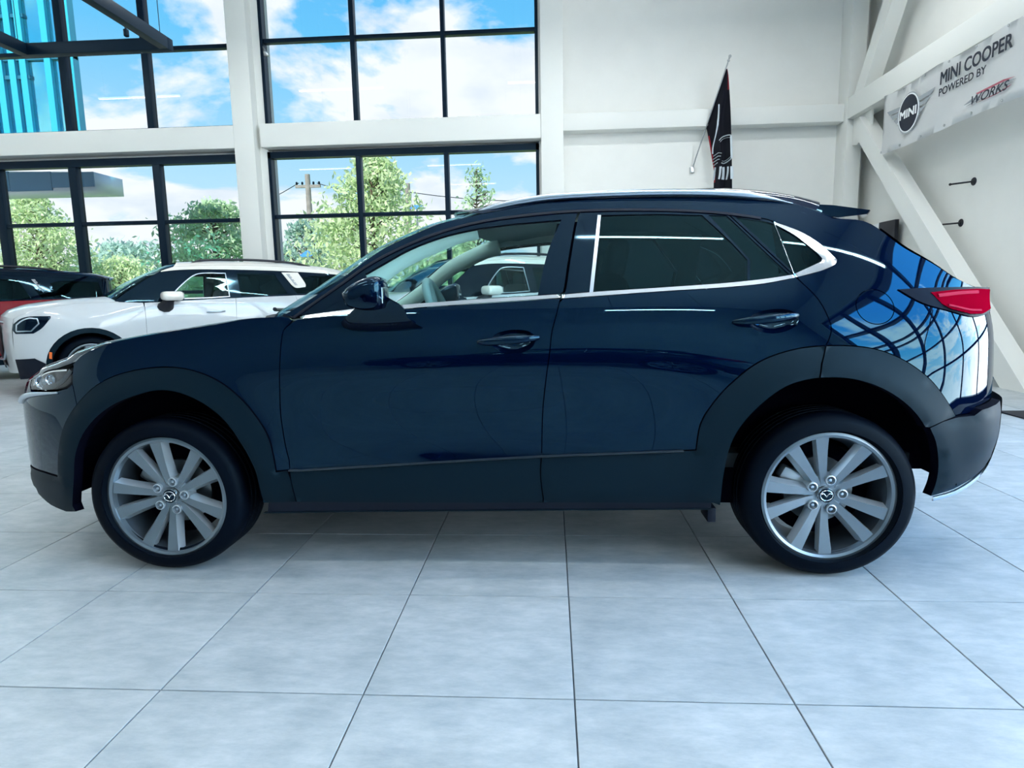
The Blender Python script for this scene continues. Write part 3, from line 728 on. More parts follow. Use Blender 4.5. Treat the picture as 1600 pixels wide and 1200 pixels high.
CX = {
 'hood_gap': [(-1.681,0.894),(-1.668,0.902),(-1.511,0.956),(-1.276,0.995),(-1.125,1.014),(-0.941,1.043),(-0.795,1.051)],
 'lamp_top': [(-1.781,0.844),(-1.699,0.854)],
 'apil': [(-0.788,1.056),(-0.675,1.125),(-0.568,1.197),(-0.486,1.26),(-0.417,1.308),(-0.34,1.348),(-0.258,1.383),(-0.179,1.414),(-0.099,1.431),(-0.018,1.448)],
 'roof_edge': [(0.066,1.462),(0.228,1.487),(0.483,1.499),(0.724,1.5),(0.964,1.491),(1.124,1.477),(1.239,1.461),(1.323,1.43)],
 'hatch': [(1.383,1.397),(1.513,1.382),(1.645,1.274),(1.741,1.214),(1.823,1.156)],
 'apil_low': [(-0.748,1.045),(-0.655,1.111),(-0.566,1.174),(-0.469,1.244),(-0.337,1.314),(-0.176,1.376),(-0.016,1.415),(0.147,1.435),(0.308,1.447),(0.471,1.451),(0.718,1.445),(0.902,1.432),(1.001,1.419),(1.143,1.39),(1.255,1.341),(1.323,1.283),(1.367,1.232)],
 'door_front': [(-0.734,1.038),(-0.764,1.018),(-0.786,0.996),(-0.792,0.962),(-0.799,0.887),(-0.808,0.786),(-0.814,0.657),(-0.802,0.526),(-0.792,0.477)],
 'door_front_low': [(-0.792,0.477),(-0.79,0.416),(-0.778,0.298)],
 'gapB': [(0.3,1.107),(0.283,1.038),(0.266,0.978),(0.257,0.902),(0.241,0.791),(0.228,0.674),(0.221,0.489)],
 'gapB_low': [(0.221,0.489),(0.216,0.424),(0.222,0.351),(0.229,0.3)],
 'gapB_up': [(0.3,1.107),(0.311,1.126),(0.332,1.242),(0.367,1.418),(0.378,1.448)],
 'gapR_up': [(0.97,1.423),(1.083,1.292),(1.191,1.173)],
 'gapR': [(1.191,1.173),(1.269,1.082),(1.298,1.015),(1.306,0.976),(1.298,0.944),(1.28,0.909)],
 'gapR_low': [(1.28,0.909),(1.26,0.846),(1.251,0.795)],
 'belt_top1': [(-0.712,1.052),(-0.541,1.072),(-0.382,1.084),(-0.084,1.101),(0.212,1.114),(0.298,1.118)],
 'belt_bot1': [(-0.716,1.04),(-0.54,1.054),(-0.381,1.067),(-0.083,1.085),(0.212,1.099),(0.298,1.103)],
 'belt_top2': [(0.306,1.116),(0.421,1.124),(0.695,1.137),(0.922,1.149),(1.076,1.162),(1.19,1.177)],
 'belt_bot2': [(0.305,1.101),(0.42,1.107),(0.694,1.122),(0.921,1.132),(1.074,1.144),(1.193,1.164)],
 'qchrome_out': [(1.193,1.164),(1.307,1.192),(1.358,1.215),(1.366,1.23),(1.324,1.279),(1.255,1.337),(1.143,1.387)],
 'qchrome_in': [(1.144,1.378),(1.223,1.327),(1.294,1.258),(1.31,1.236),(1.303,1.223),(1.191,1.177)],
 'glass_f': [(-0.71,1.062),(-0.564,1.157),(-0.402,1.253),(-0.302,1.308),(-0.175,1.355),(-0.046,1.383),(0.109,1.401),(0.308,1.414),(0.253,1.285),(0.212,1.113),(-0.084,1.099),(-0.383,1.081),(-0.541,1.069)],
 'glass_r': [(0.469,1.429),(0.716,1.427),(0.868,1.419),(0.962,1.313),(1.022,1.236),(1.012,1.152),(0.922,1.147),(0.694,1.135),(0.426,1.123)],
 'glass_s': [(0.893,1.419),(0.965,1.415),(1.077,1.285),(1.177,1.174),(1.076,1.161),(1.022,1.152),(1.032,1.236)],
 'glass_q': [(0.997,1.409),(1.141,1.377),(1.22,1.326),(1.291,1.256),(1.304,1.233),(1.298,1.223),(1.197,1.178)],
 'bchrome': [(0.454,1.43),(0.467,1.429),(0.425,1.123),(0.411,1.122)],
 'clad_top': [(-0.867,0.43),(-0.408,0.454),(0.221,0.489),(0.529,0.502),(0.814,0.515)],
 'dark_bot': [(-0.778,0.295),(-0.314,0.294),(0.228,0.297),(0.607,0.297),(0.885,0.301)],
 'sill_bot': [(-0.927,0.244),(-0.318,0.251),(0.151,0.257),(0.608,0.263),(0.887,0.269)],
 'farch_out': [(-1.798,0.401),(-1.771,0.519),(-1.736,0.609),(-1.663,0.706),(-1.572,0.784),(-1.468,0.83),(-1.335,0.855),(-1.239,0.857),(-1.144,0.841),(-1.044,0.796),(-0.957,0.719),(-0.901,0.64),(-0.867,0.57),(-0.851,0.489),(-0.844,0.431)],
 'farch_in': [(-1.749,0.273),(-1.708,0.392),(-1.677,0.509),(-1.62,0.606),(-1.519,0.693),(-1.399,0.744),(-1.276,0.767),(-1.16,0.738),(-1.049,0.66),(-0.98,0.557),(-0.928,0.438),(-0.914,0.312)],
 'rarch_out': [(0.814,0.518),(0.831,0.623),(0.882,0.71),(0.939,0.776),(1.035,0.853),(1.156,0.897),(1.28,0.911),(1.443,0.9),(1.546,0.863),(1.656,0.786),(1.733,0.699),(1.78,0.637)],
 'rarch_in': [(0.915,0.29),(0.919,0.425),(0.95,0.564),(1.026,0.675),(1.149,0.77),(1.296,0.795),(1.434,0.771),(1.566,0.693),(1.654,0.586),(1.701,0.454),(1.715,0.37)],
 'lamp': [(-1.933,0.803),(-1.895,0.829),(-1.782,0.845),(-1.678,0.856),(-1.693,0.825),(-1.69,0.792),(-1.716,0.773),(-1.769,0.761),(-1.878,0.755)],
 'bump_seam': [(-1.69,0.789),(-1.679,0.759),(-1.66,0.708)],
 'tail': [(1.577,1.113),(1.674,1.116),(1.935,1.116),(1.901,1.02),(1.862,1.009),(1.766,1.031),(1.661,1.062),(1.599,1.087)],
 'tail_red': [(1.696,1.099),(1.927,1.111),(1.894,1.025),(1.857,1.016),(1.773,1.038),(1.734,1.062)],
 'rb_top': [(1.659,0.603),(1.716,0.624),(1.78,0.637),(1.851,0.639),(1.887,0.658)],
 'rb_side': [(1.659,0.603),(1.689,0.548),(1.712,0.453),(1.713,0.381),(1.702,0.328)],
 'rb_bot': [(1.702,0.328),(1.808,0.348),(1.907,0.385)],
 'fuel': [(1.467,1.051),(1.571,1.049),(1.479,1.117),(1.457,0.983)],
 'handle_f': [(-0.022,0.942),(0.221,0.956)],
 'handle_r': [(0.942,1.003),(1.19,1.025)],
 'cup_f': [(0.029,0.942),(0.044,0.966),(0.089,0.983),(0.133,0.986),(0.172,0.981),(0.199,0.966),(0.206,0.947),(0.191,0.92),(0.157,0.901),(0.113,0.894),(0.073,0.902),(0.046,0.917)],
 'cup_r': [(1.002,1.004),(1.015,1.025),(1.054,1.041),(1.107,1.048),(1.154,1.044),(1.181,1.032),(1.189,1.011),(1.182,0.987),(1.148,0.969),(1.095,0.958),(1.044,0.966),(1.012,0.983)],
 'rb_seam': [(1.696,1.035),(1.668,0.974),(1.641,0.905),(1.645,0.859)],
 'mirror_foot': [(-0.564,1.033),(-0.551,1.013),(-0.448,0.994),(-0.284,0.998),(-0.33,1.014),(-0.387,1.05),(-0.489,1.061)]}

def cx_car():
    B = Body(S_CX); Q = CX
    root = empty('crossover_car', (-.319, 1.645, 0))
    tag(root, 'dark navy blue crossover with grey plastic wheel arches parked side on in front', 'car')
    L = {k: smooth_line(v) for k, v in Q.items()}
    def seg(line, a=None, b=None, ax=0):
        return [p for p in line if (a is None or p[ax] >= a) and (b is None or p[ax] <= b)]
    rev = lambda l: list(l)[::-1]
    df = [p for p in L['door_front'] if p[1] > .45]+[(-.791, .437)]
    dfl = [(-.791, .437), (-.789, .40), (-.778, .298)]
    clad_d = [(-.791, .437)]+seg(L['clad_top'], -.77, .215)+[(.221, .489)]
    clad_r = [(.221, .489)]+seg(L['clad_top'], .235, .80)+[(.814, .516)]
    ra1 = [p for p in L['rarch_out'] if p[0] < 1.275]+[(1.28, .911)]
    ra2 = [(1.28, .911)]+[p for p in L['rarch_out'] if p[0] > 1.29]
    ri = L['rarch_in']; ri1 = [p for p in ri if p[0] < 1.24]; ri2 = [p for p in ri if p[0] > 1.26]
    gr = L['gapR']
    qout = [(1.20, 1.168)]+[p for p in L['qchrome_out'] if p[0] > 1.22 or p[1] > 1.25]
    aplow_f = [p for p in L['apil_low'] if p[0] < .365]
    aplow_r = [p for p in L['apil_low'] if .385 < p[0] < .965]
    aplow_q = [p for p in L['apil_low'] if .975 < p[0] < 1.13]
    P_side = [(-.765, 1.050)]+L['apil']+L['roof_edge']+L['hatch']+[(1.91, 1.122), (1.99, 1.105), (2.03, 1.09), (2.045, .95), (2.05, .8), (2.045, .675)] + [(1.887, .660), (1.851, .641), (1.79, .638)] + rev(ra2) + rev(gr)[:-1] + qout + rev(aplow_q)+[(.97, 1.424)] + rev(aplow_r) + [(.378, 1.448)] + rev(aplow_f)
    P_fdoor = df+clad_d[1:]+rev(L['gapB'])[1:]+[(.300, 1.100)]+rev(L['belt_bot1'])[1:]
    P_rdoor = [(.306, 1.098)]+L['gapB'][1:]+clad_r[1:]+ra1[1:]+rev(gr)[1:]+rev(L['belt_bot2'])[1:]
    P_fend = [(-1.690, .858), (-1.694, .868), (-1.655, .902)]+[p for p in L['hood_gap'] if p[0] > -1.63]+[(-.77, 1.046), (-.752, 1.036), (-.768, 1.018)]+df[5:]+[(-.844, .433)]+rev(L['farch_out'])[1:]
    i0 = min(range(len(L['farch_out'])), key=lambda i: math.dist(L['farch_out'][i], (-1.663, .706)))
    P_fend = [(-1.690, .858), (-1.694, .868), (-1.655, .902)]+[p for p in L['hood_gap'] if p[0] > -1.63]+[(-.77, 1.046), (-.752, 1.036)]+[p for p in df if p[1] < 1.02]+[(-.844, .433)]+rev(L['farch_out'][i0:])[1:]+[(-1.679, .759), (-1.690, .790), (-1.693, .825)]
    lamp = [(-1.985, .792), (-1.933, .811), (-1.895, .829), (-1.782, .845), (-1.684, .855), (-1.693, .825), (-1.690, .792), (-1.716, .773), (-1.769, .761), (-1.878, .752), (-1.965, .747), (-1.985, .765)]
    P_bump = [(-1.69, .790), (-1.716, .771), (-1.769, .759), (-1.878, .750), (-1.965, .745), (-1.987, .765), (-1.988, .793), (-2.055, .775), (-2.065, .738), (-2.085, .62), (-2.085, .50), (-2.072, .405), (-1.9, .408), (-1.81, .404)]+L['farch_out'][:i0+1]+[(-1.679, .759)]
    P_farch = [(-2.072, .402), (-1.9, .405), (-1.80, .401)]+L['farch_out'][1:]+[(-.800, .437)]+dfl[1:]+[(-.915, .296)]+rev(L['farch_in'])+[(-1.74, .245), (-1.80, .238), (-1.9, .252), (-2.0, .275), (-2.05, .31)]
    P_flow = dfl[:]+[(-.6, .296), (-.314, .294), (-.05, .295), (.226, .297)]+rev(L['gapB_low'])[1:]+rev(clad_d)[1:]
    P_rarch = [(.226, .297)]+rev(L['gapB_low'])[1:]+clad_r[1:]+ra1[1:]+[(1.26, .846), (1.251, .794)]+rev(ri1)+[(.885, .301), (.607, .297)]
    P_rarch2 = ra2+[(1.76, .632), (1.716, .622), (1.659, .603)]+rev([p for p in ri2 if p[1] > .60])+[(1.253, .794), (1.262, .846)]
    P_rb = [(1.659, .603), (1.716, .624), (1.78, .637), (1.851, .639), (1.887, .659), (2.045, .672), (2.075, .60), (2.065, .50), (2.02, .41), (1.907, .372), (1.808, .346), (1.702, .328)]+rev(L['rb_side'])[1:]
    P_sill = [(-.90, .296), (-.314, .294), (.228, .297), (.607, .297), (.885, .301), (.887, .268)]+rev(L['sill_bot'])[1:-1]+[(-.915, .244)]
    tail = smooth_line([(1.577, 1.114), (1.674, 1.118), (1.8, 1.119), (1.935, 1.118), (2.03, 1.114), (2.035, 1.02), (1.94, 1.004), (1.862, 1.006), (1.766, 1.030), (1.661, 1.061), (1.577, 1.112)])[:-1]
    tail_red = [(1.70, 1.100), (1.80, 1.108), (1.935, 1.110), (2.025, 1.106), (2.028, 1.03), (1.94, 1.014), (1.862, 1.016), (1.773, 1.037), (1.735, 1.056)]
    def sst(x, a, b): t = np.clip((np.asarray(x)-a)/(b-a), 0, 1); return t*t*(3-2*t)
    rb_off = lambda x, z: .006+.045*sst(x, 1.70, 1.98)*sst(z, .32, .56)
    gf, grr, gs, gq = [smooth_line(Q[k]+[Q[k][0]])[:-1] for k in ('glass_f', 'glass_r', 'glass_s', 'glass_q')]
    fframe = L['belt_top1'] + L['gapB_up'][1:] + rev(aplow_f)
    gap_up2 = [(x+.006, z) for x, z in L['gapB_up']]
    rframe = L['belt_top2'] + rev(L['gapR_up'])[1:] + rev(aplow_r) + rev(gap_up2)
    qframe = [(1.194, 1.176)] + rev(L['gapR_up'])[1:] + aplow_q + [(1.135, 1.391)] + L['qchrome_in'][1:-1]
    cups = {k: smooth_line(Q[k]+[Q[k][0]], .012)[:-1] for k in ('cup_f', 'cup_r')}
    fuel = [(1.480+.073*math.cos(t), 1.050+.066*math.sin(t)) for t in np.linspace(0, 2*PI, 40, endpoint=False)]
    hub_f, hub_r = (-1.3275, .313), (1.3275, .323)
    for s in (-1, 1):
        pb = M['paint_blue']
        fen = B.patch('front_fender', P_fend, pb, root, s)
        side = B.patch('side_panel', P_side, pb, root, s, holes=[fuel], res=.026)
        B.patch('fuel_door', inset(fuel, .0015), pb, root, s) if s < 0 else B.patch('fuel_door', fuel, pb, root, s)
        bum = B.patch('front_bumper', P_bump, pb, root, s)
        B.patch('headlamp_housing', lamp, M['black'], root, s, off=-.035, flange=0, gap=0)
        hl = B.patch('headlamp', inset(lamp, .004), M['g_lamp'], root, s, off=.001, flange=0)
        # inner lamp pieces
        bm = bmesh.new()
        for (x, z, r) in ((-1.90, .785, .026), (-1.83, .80, .022)):
            c = B.pt(x, z, -.028, s); lathe_bm(bm, [(0, -s*.002), (r*.55, 0), (r*.8, s*.018), (r, s*.022), (r*1.08, s*.016)], 20, c)
        from_bm('lamp_reflector', bm, M['lamp_in'], hl, 40)
        B.strip('lamp_light_bar', smooth_line([(-1.735, .842), (-1.84, .832), (-1.92, .806), (-1.935, .785), (-1.91, .766), (-1.85, .757)], .015), .007, .004, M['chrome'], hl, s, -.012)
        B.strip('lamp_bezel', smooth_line([(-1.71, .842), (-1.75, .80), (-1.80, .778), (-1.88, .764)], .02), .02, .004, M['gloss_black'], hl, s, -.010)
        ch = smooth_line([(-1.765, .752), (-1.85, .745), (-1.95, .733), (-2.03, .715), (-2.085, .690)], .02)
        wing = bmesh.new(); pts = [B.pt(x, z, .006, s) for x, z in ch]+[Vector((-2.16, s*.50, .672)), Vector((-2.20, s*.38, .655))]
        tube_bm(wing, pts, [.004+.012*i/(len(pts)-1) for i in range(len(pts))], 8)
        from_bm('chrome_grille_wing', wing, M['satin'], root, 50)
        B.patch('front_arch_cladding', P_farch, M['cladding'], root, s, off=.004, bulge=(.014, .022), flange=.05)
        # doors
        fd = B.patch('front_door', P_fdoor, pb, root, s, holes=[cups['cup_f']])
        rd = B.patch('rear_door', P_rdoor, pb, root, s, holes=[cups['cup_r']])
        B.patch('lower_cladding', P_flow, M['cladding'], fd, s, off=.004, bulge=(.014, .018), flange=.03)
        B.patch('rear_arch_cladding', P_rarch, M['cladding'], rd, s, off=.004, bulge=(.014, .022), flange=.05)
        B.patch('rear_arch_cladding', P_rarch2, M['cladding'], root, s, off=.004, bulge=(.014, .022), flange=.05)
        B.strip('cladding_highlight', clad_d, .006, .019, M['satin_dark'], fd, s, .002)  # brighter strip put in for the highlight along the cladding's top edge
        B.strip('cladding_highlight', clad_r[:-2], .006, .019, M['satin_dark'], rd, s, .002)
        B.patch('door_frame', fframe, M['gloss_black'], fd, s, off=-.002, holes=[gf], flange=.03)
        B.patch('door_frame', rframe, M['gloss_black'], rd, s, off=-.002, holes=[grr, gs], flange=.03)
        B.patch('quarter_frame', qframe, M['gloss_black'], side, s, off=-.002, holes=[gq], flange=.02)
        B.patch('sail_panel', [(-.72, 1.056), (-.64, 1.112), (-.564, 1.165), (-.475, 1.218), (-.455, 1.150), (-.470, 1.070), (-.541, 1.063)], M['gloss_black'], fd, s, off=-.001, gap=0, flange=.012)
        B.patch('window_glass', gf, M['g_clear'], fd, s, off=-.006, gap=-.004, flange=0)
        B.patch('window_glass', grr, M['g_tint'], rd, s, off=-.006, gap=-.004, flange=0)
        B.patch('fixed_glass', gs, M['g_tint'], rd, s, off=-.005, gap=-.004, flange=0)
        B.patch('quarter_glass', gq, M['g_tint'], side, s, off=-.004, gap=-.004, flange=0)
        B.patch('belt_molding', L['belt_bot1']+rev(L['belt_top1']), M['chrome'], fd, s, off=.002, bulge=(.004, .006), gap=.0008, res=.02)
        B.patch('belt_molding', L['belt_bot2']+rev(L['belt_top2']), M['chrome'], rd, s, off=.002, bulge=(.004, .006), gap=.0008, res=.02)
        B.patch('quarter_molding', L['qchrome_out']+rev(L['qchrome_in']), M['chrome'], side, s, off=.002, bulge=(.004, .006), gap=.0008, res=.015)
        B.patch('pillar_molding', Q['bchrome'], M['satin'], rd, s, off=.0025, gap=0, res=.02, flange=.006)
        B.strip('roof_gutter', [p for p in L['apil_low'] if p[0] < 1.1], .010, .004, M['cladding_dark'], side, s, 0)
        # handles: recessed cup and bar
        for dr, cup, a, b in ((fd, 'cup_f', (-.018, .941), (.216, .956)), (rd, 'cup_r', (.946, 1.003), (1.186, 1.024))):
            cp = np.array(cups[cup]); c = cp.mean(0); bm = bmesh.new(); rings = []
            for k, (f, dp) in enumerate(((1.0, 0), (.92, -.010), (.72, -.026), (.4, -.034))):
                rings.append([bm.verts.new(B.pt(*(c+(p-c)*f), dp, s)) for p in cp])
            for r0, r1 in zip(rings, rings[1:]):
                for i in range(len(cp)): bm.faces.new((r0[i], r0[(i+1) % len(cp)], r1[(i+1) % len(cp)], r1[i]))
            bm.faces.new(rings[-1]); from_bm('handle_cup', bm, pb, dr, 60)
            bm = bmesh.new(); n = 12; a, b = np.array(a), np.array(b); pts = []; rd_ = []
            for i in range(n+1):
                t = i/n; p = a+(b-a)*t; pts.append(B.pt(p[0], p[1], .004+.030*math.sin(PI*min(max(t, .0), 1))**.6, s)); rd_.append(.006+.009*math.sin(PI*t)**.5)
            tube_bm(bm, pts, rd_, 10, True, (.8, 1.1)); from_bm('door_handle', bm, pb, dr, 60)
        # rear
        B.patch('tail_lamp', tail, M['lamp_black'], root, s, off=.006, bulge=(.006, .01), res=.02, gap=.001)
        tl = B.patch('tail_lens', tail_red, M['red_lens'], root, s, off=.014, bulge=(.004, .01), res=.02, gap=0)
        B.strip('lens_bar', smooth_line([(1.725, 1.088), (1.83, 1.096), (1.93, 1.098)], .02), .012, .007, M['red_lens2'], tl, s, .014)
        B.strip('lens_bar', smooth_line([(1.76, 1.052), (1.86, 1.032), (1.93, 1.028)], .02), .007, .007, M['red_lens2'], tl, s, .014)
        B.patch('rear_bumper', P_rb, M['cladding'], root, s, off=rb_off, bulge=(.012, .03), flange=.05)
        B.strip('bumper_seam', smooth_line([(1.70, 1.035), (1.672, .974), (1.645, .905), (1.648, .868)], .02), .0035, .0004, M['inner'], side, s)
        B.strip('diffuser_edge', smooth_line([(1.705, .322), (1.808, .338), (1.907, .364), (2.02, .40)], .03), .016, .008, M['satin'], root, s, .016)
        B.patch('sill', P_sill, M['cladding_dark'], root, s, off=-.012, flange=.06)
        B.strip('sill_edge', smooth_line(Q['sill_bot'], .05), .006, .010, M['cladding'], root, s, -.016)
        # roof rail
        rail = smooth_line([(-.105, 1.436), (-.02, 1.463), (.065, 1.483), (.228, 1.507), (.473, 1.517), (.722, 1.517), (.961, 1.507), (1.12, 1.489), (1.235, 1.461)], .04)
        n = len(rail); bm = bmesh.new()
        tube_bm(bm, [Vector((x, s*.598, z)) for x, z in rail], [.0155*max(.12, min(1, i/5., (n-1-i)/5.)) for i in range(n)], 10, True, (.95, .92))
        from_bm('roof_rail', bm, M['satin'], root, 60)
        # wheel housings and inner body
        for hb in (hub_f, hub_r): liner('wheel_well', (hb[0], .345), .44 if hb[0] < 0 else .48, s*.835, s*.60, root, .31 if hb[0] < 0 else .365)
        B.patch('inner_panel', [(-1.98, .30), (1.9, .33), (1.97, 1.0), (1.3, 1.085), (.3, 1.07), (-.75, 1.01), (-1.65, .80), (-2.0, .70)], M['inner'], root, s, off=-.06, flange=0, res=.05,
                drop=lambda c: (np.hypot(c[:, 0]+1.3275, c[:, 1]-.345) < .47) | (np.hypot(c[:, 0]-1.3275, c[:, 1]-.345) < .48))
        pil = [(-.60, 1.06)]+[(x+.035, z-.012) for x, z in L['apil'][3:]]+[(x, z-.03) for x, z in L['roof_edge'] if x < 1.15]+[(1.15, 1.16), (.3, 1.10)]
        B.patch('pillar_trim', pil, M['trim_light'], root, s, off=-.045, flange=0, gap=0, holes=[inset(gf, -.012), inset(grr, -.012)], res=.04)
        B.patch('middle_pillar', [(.23, 1.12), (.29, 1.40), (.46, 1.415), (.44, 1.13)], M['inner'], root, s, off=-.030, flange=0, gap=0)
        tube('pillar_cover', [B.pt(x+.055, z-.035, -.085, s) for x, z in smooth_line(Q['apil'][:9], .06)], .042, M['trim_light'], root, 8, (.8, 1.1))
        # wheels
        for hb, rr in ((hub_f, .2415), (hub_r, .2415)):
            wheel(root, (hb[0], s*.846, hb[1]), .332, rr, s)
        # mud flap
        box('mud_flap', (.872, .905, s*.72 if s < 0 else s*.84, s*.84 if s < 0 else s*.72, .215, .275) if s > 0 else (.872, .905, -.84, -.72, .215, .275), M['cladding_dark'], root, .006) if s < 0 else None
        # mirror
        mir = mirror_cx(root, s)
    # skins across the car
    E_h = [(-2.055, .775), (-1.933, .812), (-1.895, .832), (-1.782, .850), (-1.700, .872), (-1.655, .905)]+Q['hood_gap'][2:-1]+[(-.83, 1.050)]
    C_h = [(-2.20, .775), (-2.15, .825), (-2.07, .868), (-1.95, .905), (-1.8, .938), (-1.6, .972), (-1.4, .998), (-1.25, 1.015), (-1.16, 1.022)]
    B.cap('hood', E_h, C_h, M['paint_blue'], root, n=60, m=13, k0=.55, k1=.8)
    E_w = L['apil'][1:]; C_w = [(-1.12, 1.03), (-.9, 1.16), (-.6, 1.33), (-.4, 1.42), (-.2, 1.488)]
    E_w = smooth_line([(-.80, 1.05)]+[(x-.004, z+.002) for x, z in Q['apil']])
    B.cap('windshield', E_w, C_w, M['g_clear'], root, n=24, m=9, k0=.25, k1=.7, push=0)
    # painted A pillar returns / cowl
    tube('cowl', [Vector((-1.10, y, 1.02)) + Vector((.30*(abs(y)/.8)**2, 0, .022*(abs(y)/.8)**2)) for y in np.linspace(-.78, .78, 17)], .035, M['cladding_dark'], root, 8, (1, .6))
    for (y0, y1) in ((-.60, .05), (.0, .62)):
        tube('wiper', [Vector((-1.06+.24*(abs(y)/.8)**2, y, 1.062+.022*(abs(y)/.8)**2)) for y in np.linspace(y0, y1, 9)], .009, M['black'], root, 6)
    E_r = [Q['apil'][-1]]+Q['roof_edge']; C_r = [(-.20, 1.492), (0, 1.516), (.25, 1.531), (.5, 1.536), (.75, 1.534), (1.0, 1.523), (1.2, 1.506), (1.38, 1.484)]
    E_r = smooth_line(E_r, .04)
    B.cap('roof', E_r, C_r, M['paint_blue'], root, n=34, m=13, k0=.75, k1=.8)
    B.cap('headliner', [(x, z-.03) for x, z in E_r], [(x, z-.035) for x, z in C_r], M['trim_in'], root, n=24, m=9, k0=.75, k1=.8)
    E_b = smooth_line([Q['roof_edge'][-1]]+Q['hatch']+[(1.91, 1.122), (1.99, 1.105), (2.03, 1.09)], .03)
    C_b = [(1.46, 1.47), (1.56, 1.42), (1.68, 1.325), (1.79, 1.225), (1.89, 1.14), (1.98, 1.085), (2.09, 1.06)]
    B.cap('hatch_frame', E_b, C_b, M['paint_blue'], root, n=26, m=13, k0=.16, k1=.6)
    B.cap('rear_glass', E_b, C_b, M['gloss_black'], root, n=26, m=11, k0=.16, k1=.6, t0=.16, push=.010, s0=.30, s1=.86)
    B.cap('tailgate', [(2.03, 1.09), (2.045, .95), (2.05, .8), (2.045, .675)], [(2.09, 1.07), (2.12, .96), (2.13, .8), (2.13, .68)], M['paint_blue'], root, n=14, m=13, k0=.7, k1=.8)
    B.cap('rear_bumper_center', [(2.045, .672), (2.075, .60), (2.065, .50), (2.02, .41), (1.95, .38)], [(2.18, .69), (2.20, .60), (2.18, .48), (2.11, .36), (2.0, .33)], M['cladding'], root, n=12, m=13, k0=.7, k1=.8, offE=lambda x, z: .012+rb_off(x, z))
    B.cap('front_fascia', [(-2.02, .28), (-2.06, .34), (-2.072, .405), (-2.085, .5), (-2.085, .62), (-2.065, .738)], [(-2.09, .24), (-2.17, .33), (-2.20, .42), (-2.22, .52), (-2.225, .64), (-2.205, .74)], M['paint_blue'], root, n=18, m=13, k0=.7, k1=.8)
    B.cap('grille', [(-2.083, .46), (-2.086, .55), (-2.083, .64), (-2.068, .72)], [(-2.20, .42), (-2.22, .52), (-2.225, .64), (-2.208, .72)], M['black'], root, n=12, m=11, k0=.7, k1=.8, t0=.28, push=-.010)
    box('number_plate_holder', (-2.25, -2.225, -.26, .26, .42, .53), M['black'], root, .004)
    # spoiler wedge
    bm = bmesh.new(); rows = []
    for y in np.linspace(-.56, .56, 17):
        q = (y/.56)**2; tip = 1.70-.145*q; zt = 1.448-.016*q; x0 = 1.26; z0 = 1.496-.030*q
        rows.append([bm.verts.new((x0, y, z0)), bm.verts.new(((x0+tip)/2, y, (z0+zt)/2+.006)), bm.verts.new((tip, y, zt)), bm.verts.new((tip-.012, y, zt-.016)), bm.verts.new((1.43, y, 1.435-.03*q)), bm.verts.new((x0+.03, y, z0-.03))])
    for a, b in zip(rows, rows[1:]):
        for k in range(6): bm.faces.new((a[k], a[(k+1) % 6], b[(k+1) % 6], b[k]))
    bm.faces.new(rows[0]); bm.faces.new(rows[-1][::-1])
    from_bm('rear_spoiler', bm, M['gloss_black'], root, 35)
    box('underbody', (-1.75, 1.62, -.72, .72, .25, .40), M['inner'], root, .02)
    # cabin
    box('cabin_floor', (-1.0, 1.7, -.70, .70, .40, .46), M['trim_dark'], root)
    bm = bmesh.new()
    dpro = [(-1.06, .99), (-.90, 1.025), (-.62, 1.035), (-.50, 1.015), (-.47, .93), (-.52, .74), (-1.0, .74)]
    A = [bm.verts.new((x, -.74, z)) for x, z in dpro]; C_ = [bm.verts.new((x, .74, z)) for x, z in dpro]
    for i in range(len(dpro)): bm.faces.new((A[i], A[(i+1) % 7], C_[(i+1) % 7], C_[i]))
    bm.faces.new(A); bm.faces.new(C_[::-1]); dash = from_bm('dashboard', bm, M['trim_dark'], root, 40)
    bm = bmesh.new(); rbox_bm(bm, Vector((-.56, -.37, 1.05)), (.16, .34, .09), .03); from_bm('instrument_hood', bm, M['trim_dark'], dash, 40)
    bm = bmesh.new(); rbox_bm(bm, Vector((-.66, 0, 1.075)), (.02, .24, .075), .006); from_bm('centre_screen', bm, M['black'], dash, 40)
    Rt = Matrix.Translation((-.235, -.37, 1.02)) @ Matrix.Rotation(math.radians(90-22), 4, 'Y')
    bm = bmesh.new(); n, k = 40, 10; rg = []
    for i in range(n):
        a = 2*PI*i/n; rg.append([bm.verts.new(Rt @ Vector(((.178+.017*math.cos(2*PI*j/k))*math.cos(a), (.178+.017*math.cos(2*PI*j/k))*math.sin(a), .017*math.sin(2*PI*j/k)))) for j in range(k)])
    for i in range(n):
        for j in range(k): bm.faces.new((rg[i][j], rg[(i+1) % n][j], rg[(i+1) % n][(j+1) % k], rg[i][(j+1) % k]))
    st = from_bm('steering_wheel', bm, M['trim_in'], root, 60)
    bm = bmesh.new(); rbox_bm(bm, Vector((0, 0, -.02)), (.13, .15, .05), .02, 3, None)
    for v in bm.verts: v.co = Rt @ v.co
    for a in (0, PI, PI/2):
        p = Rt @ Vector((0, 0, -.02)); q = Rt @ Vector((.17*math.cos(a+PI/2), .17*math.sin(a+PI/2), 0)); tube_bm(bm, [p, q], .018, 8)
    from_bm('steering_hub', bm, M['trim_in'], st, 40)
    tube('steering_column', [(-.25, -.37, 1.01), (-.55, -.37, .94)], .04, M['trim_dark'], root, 10)
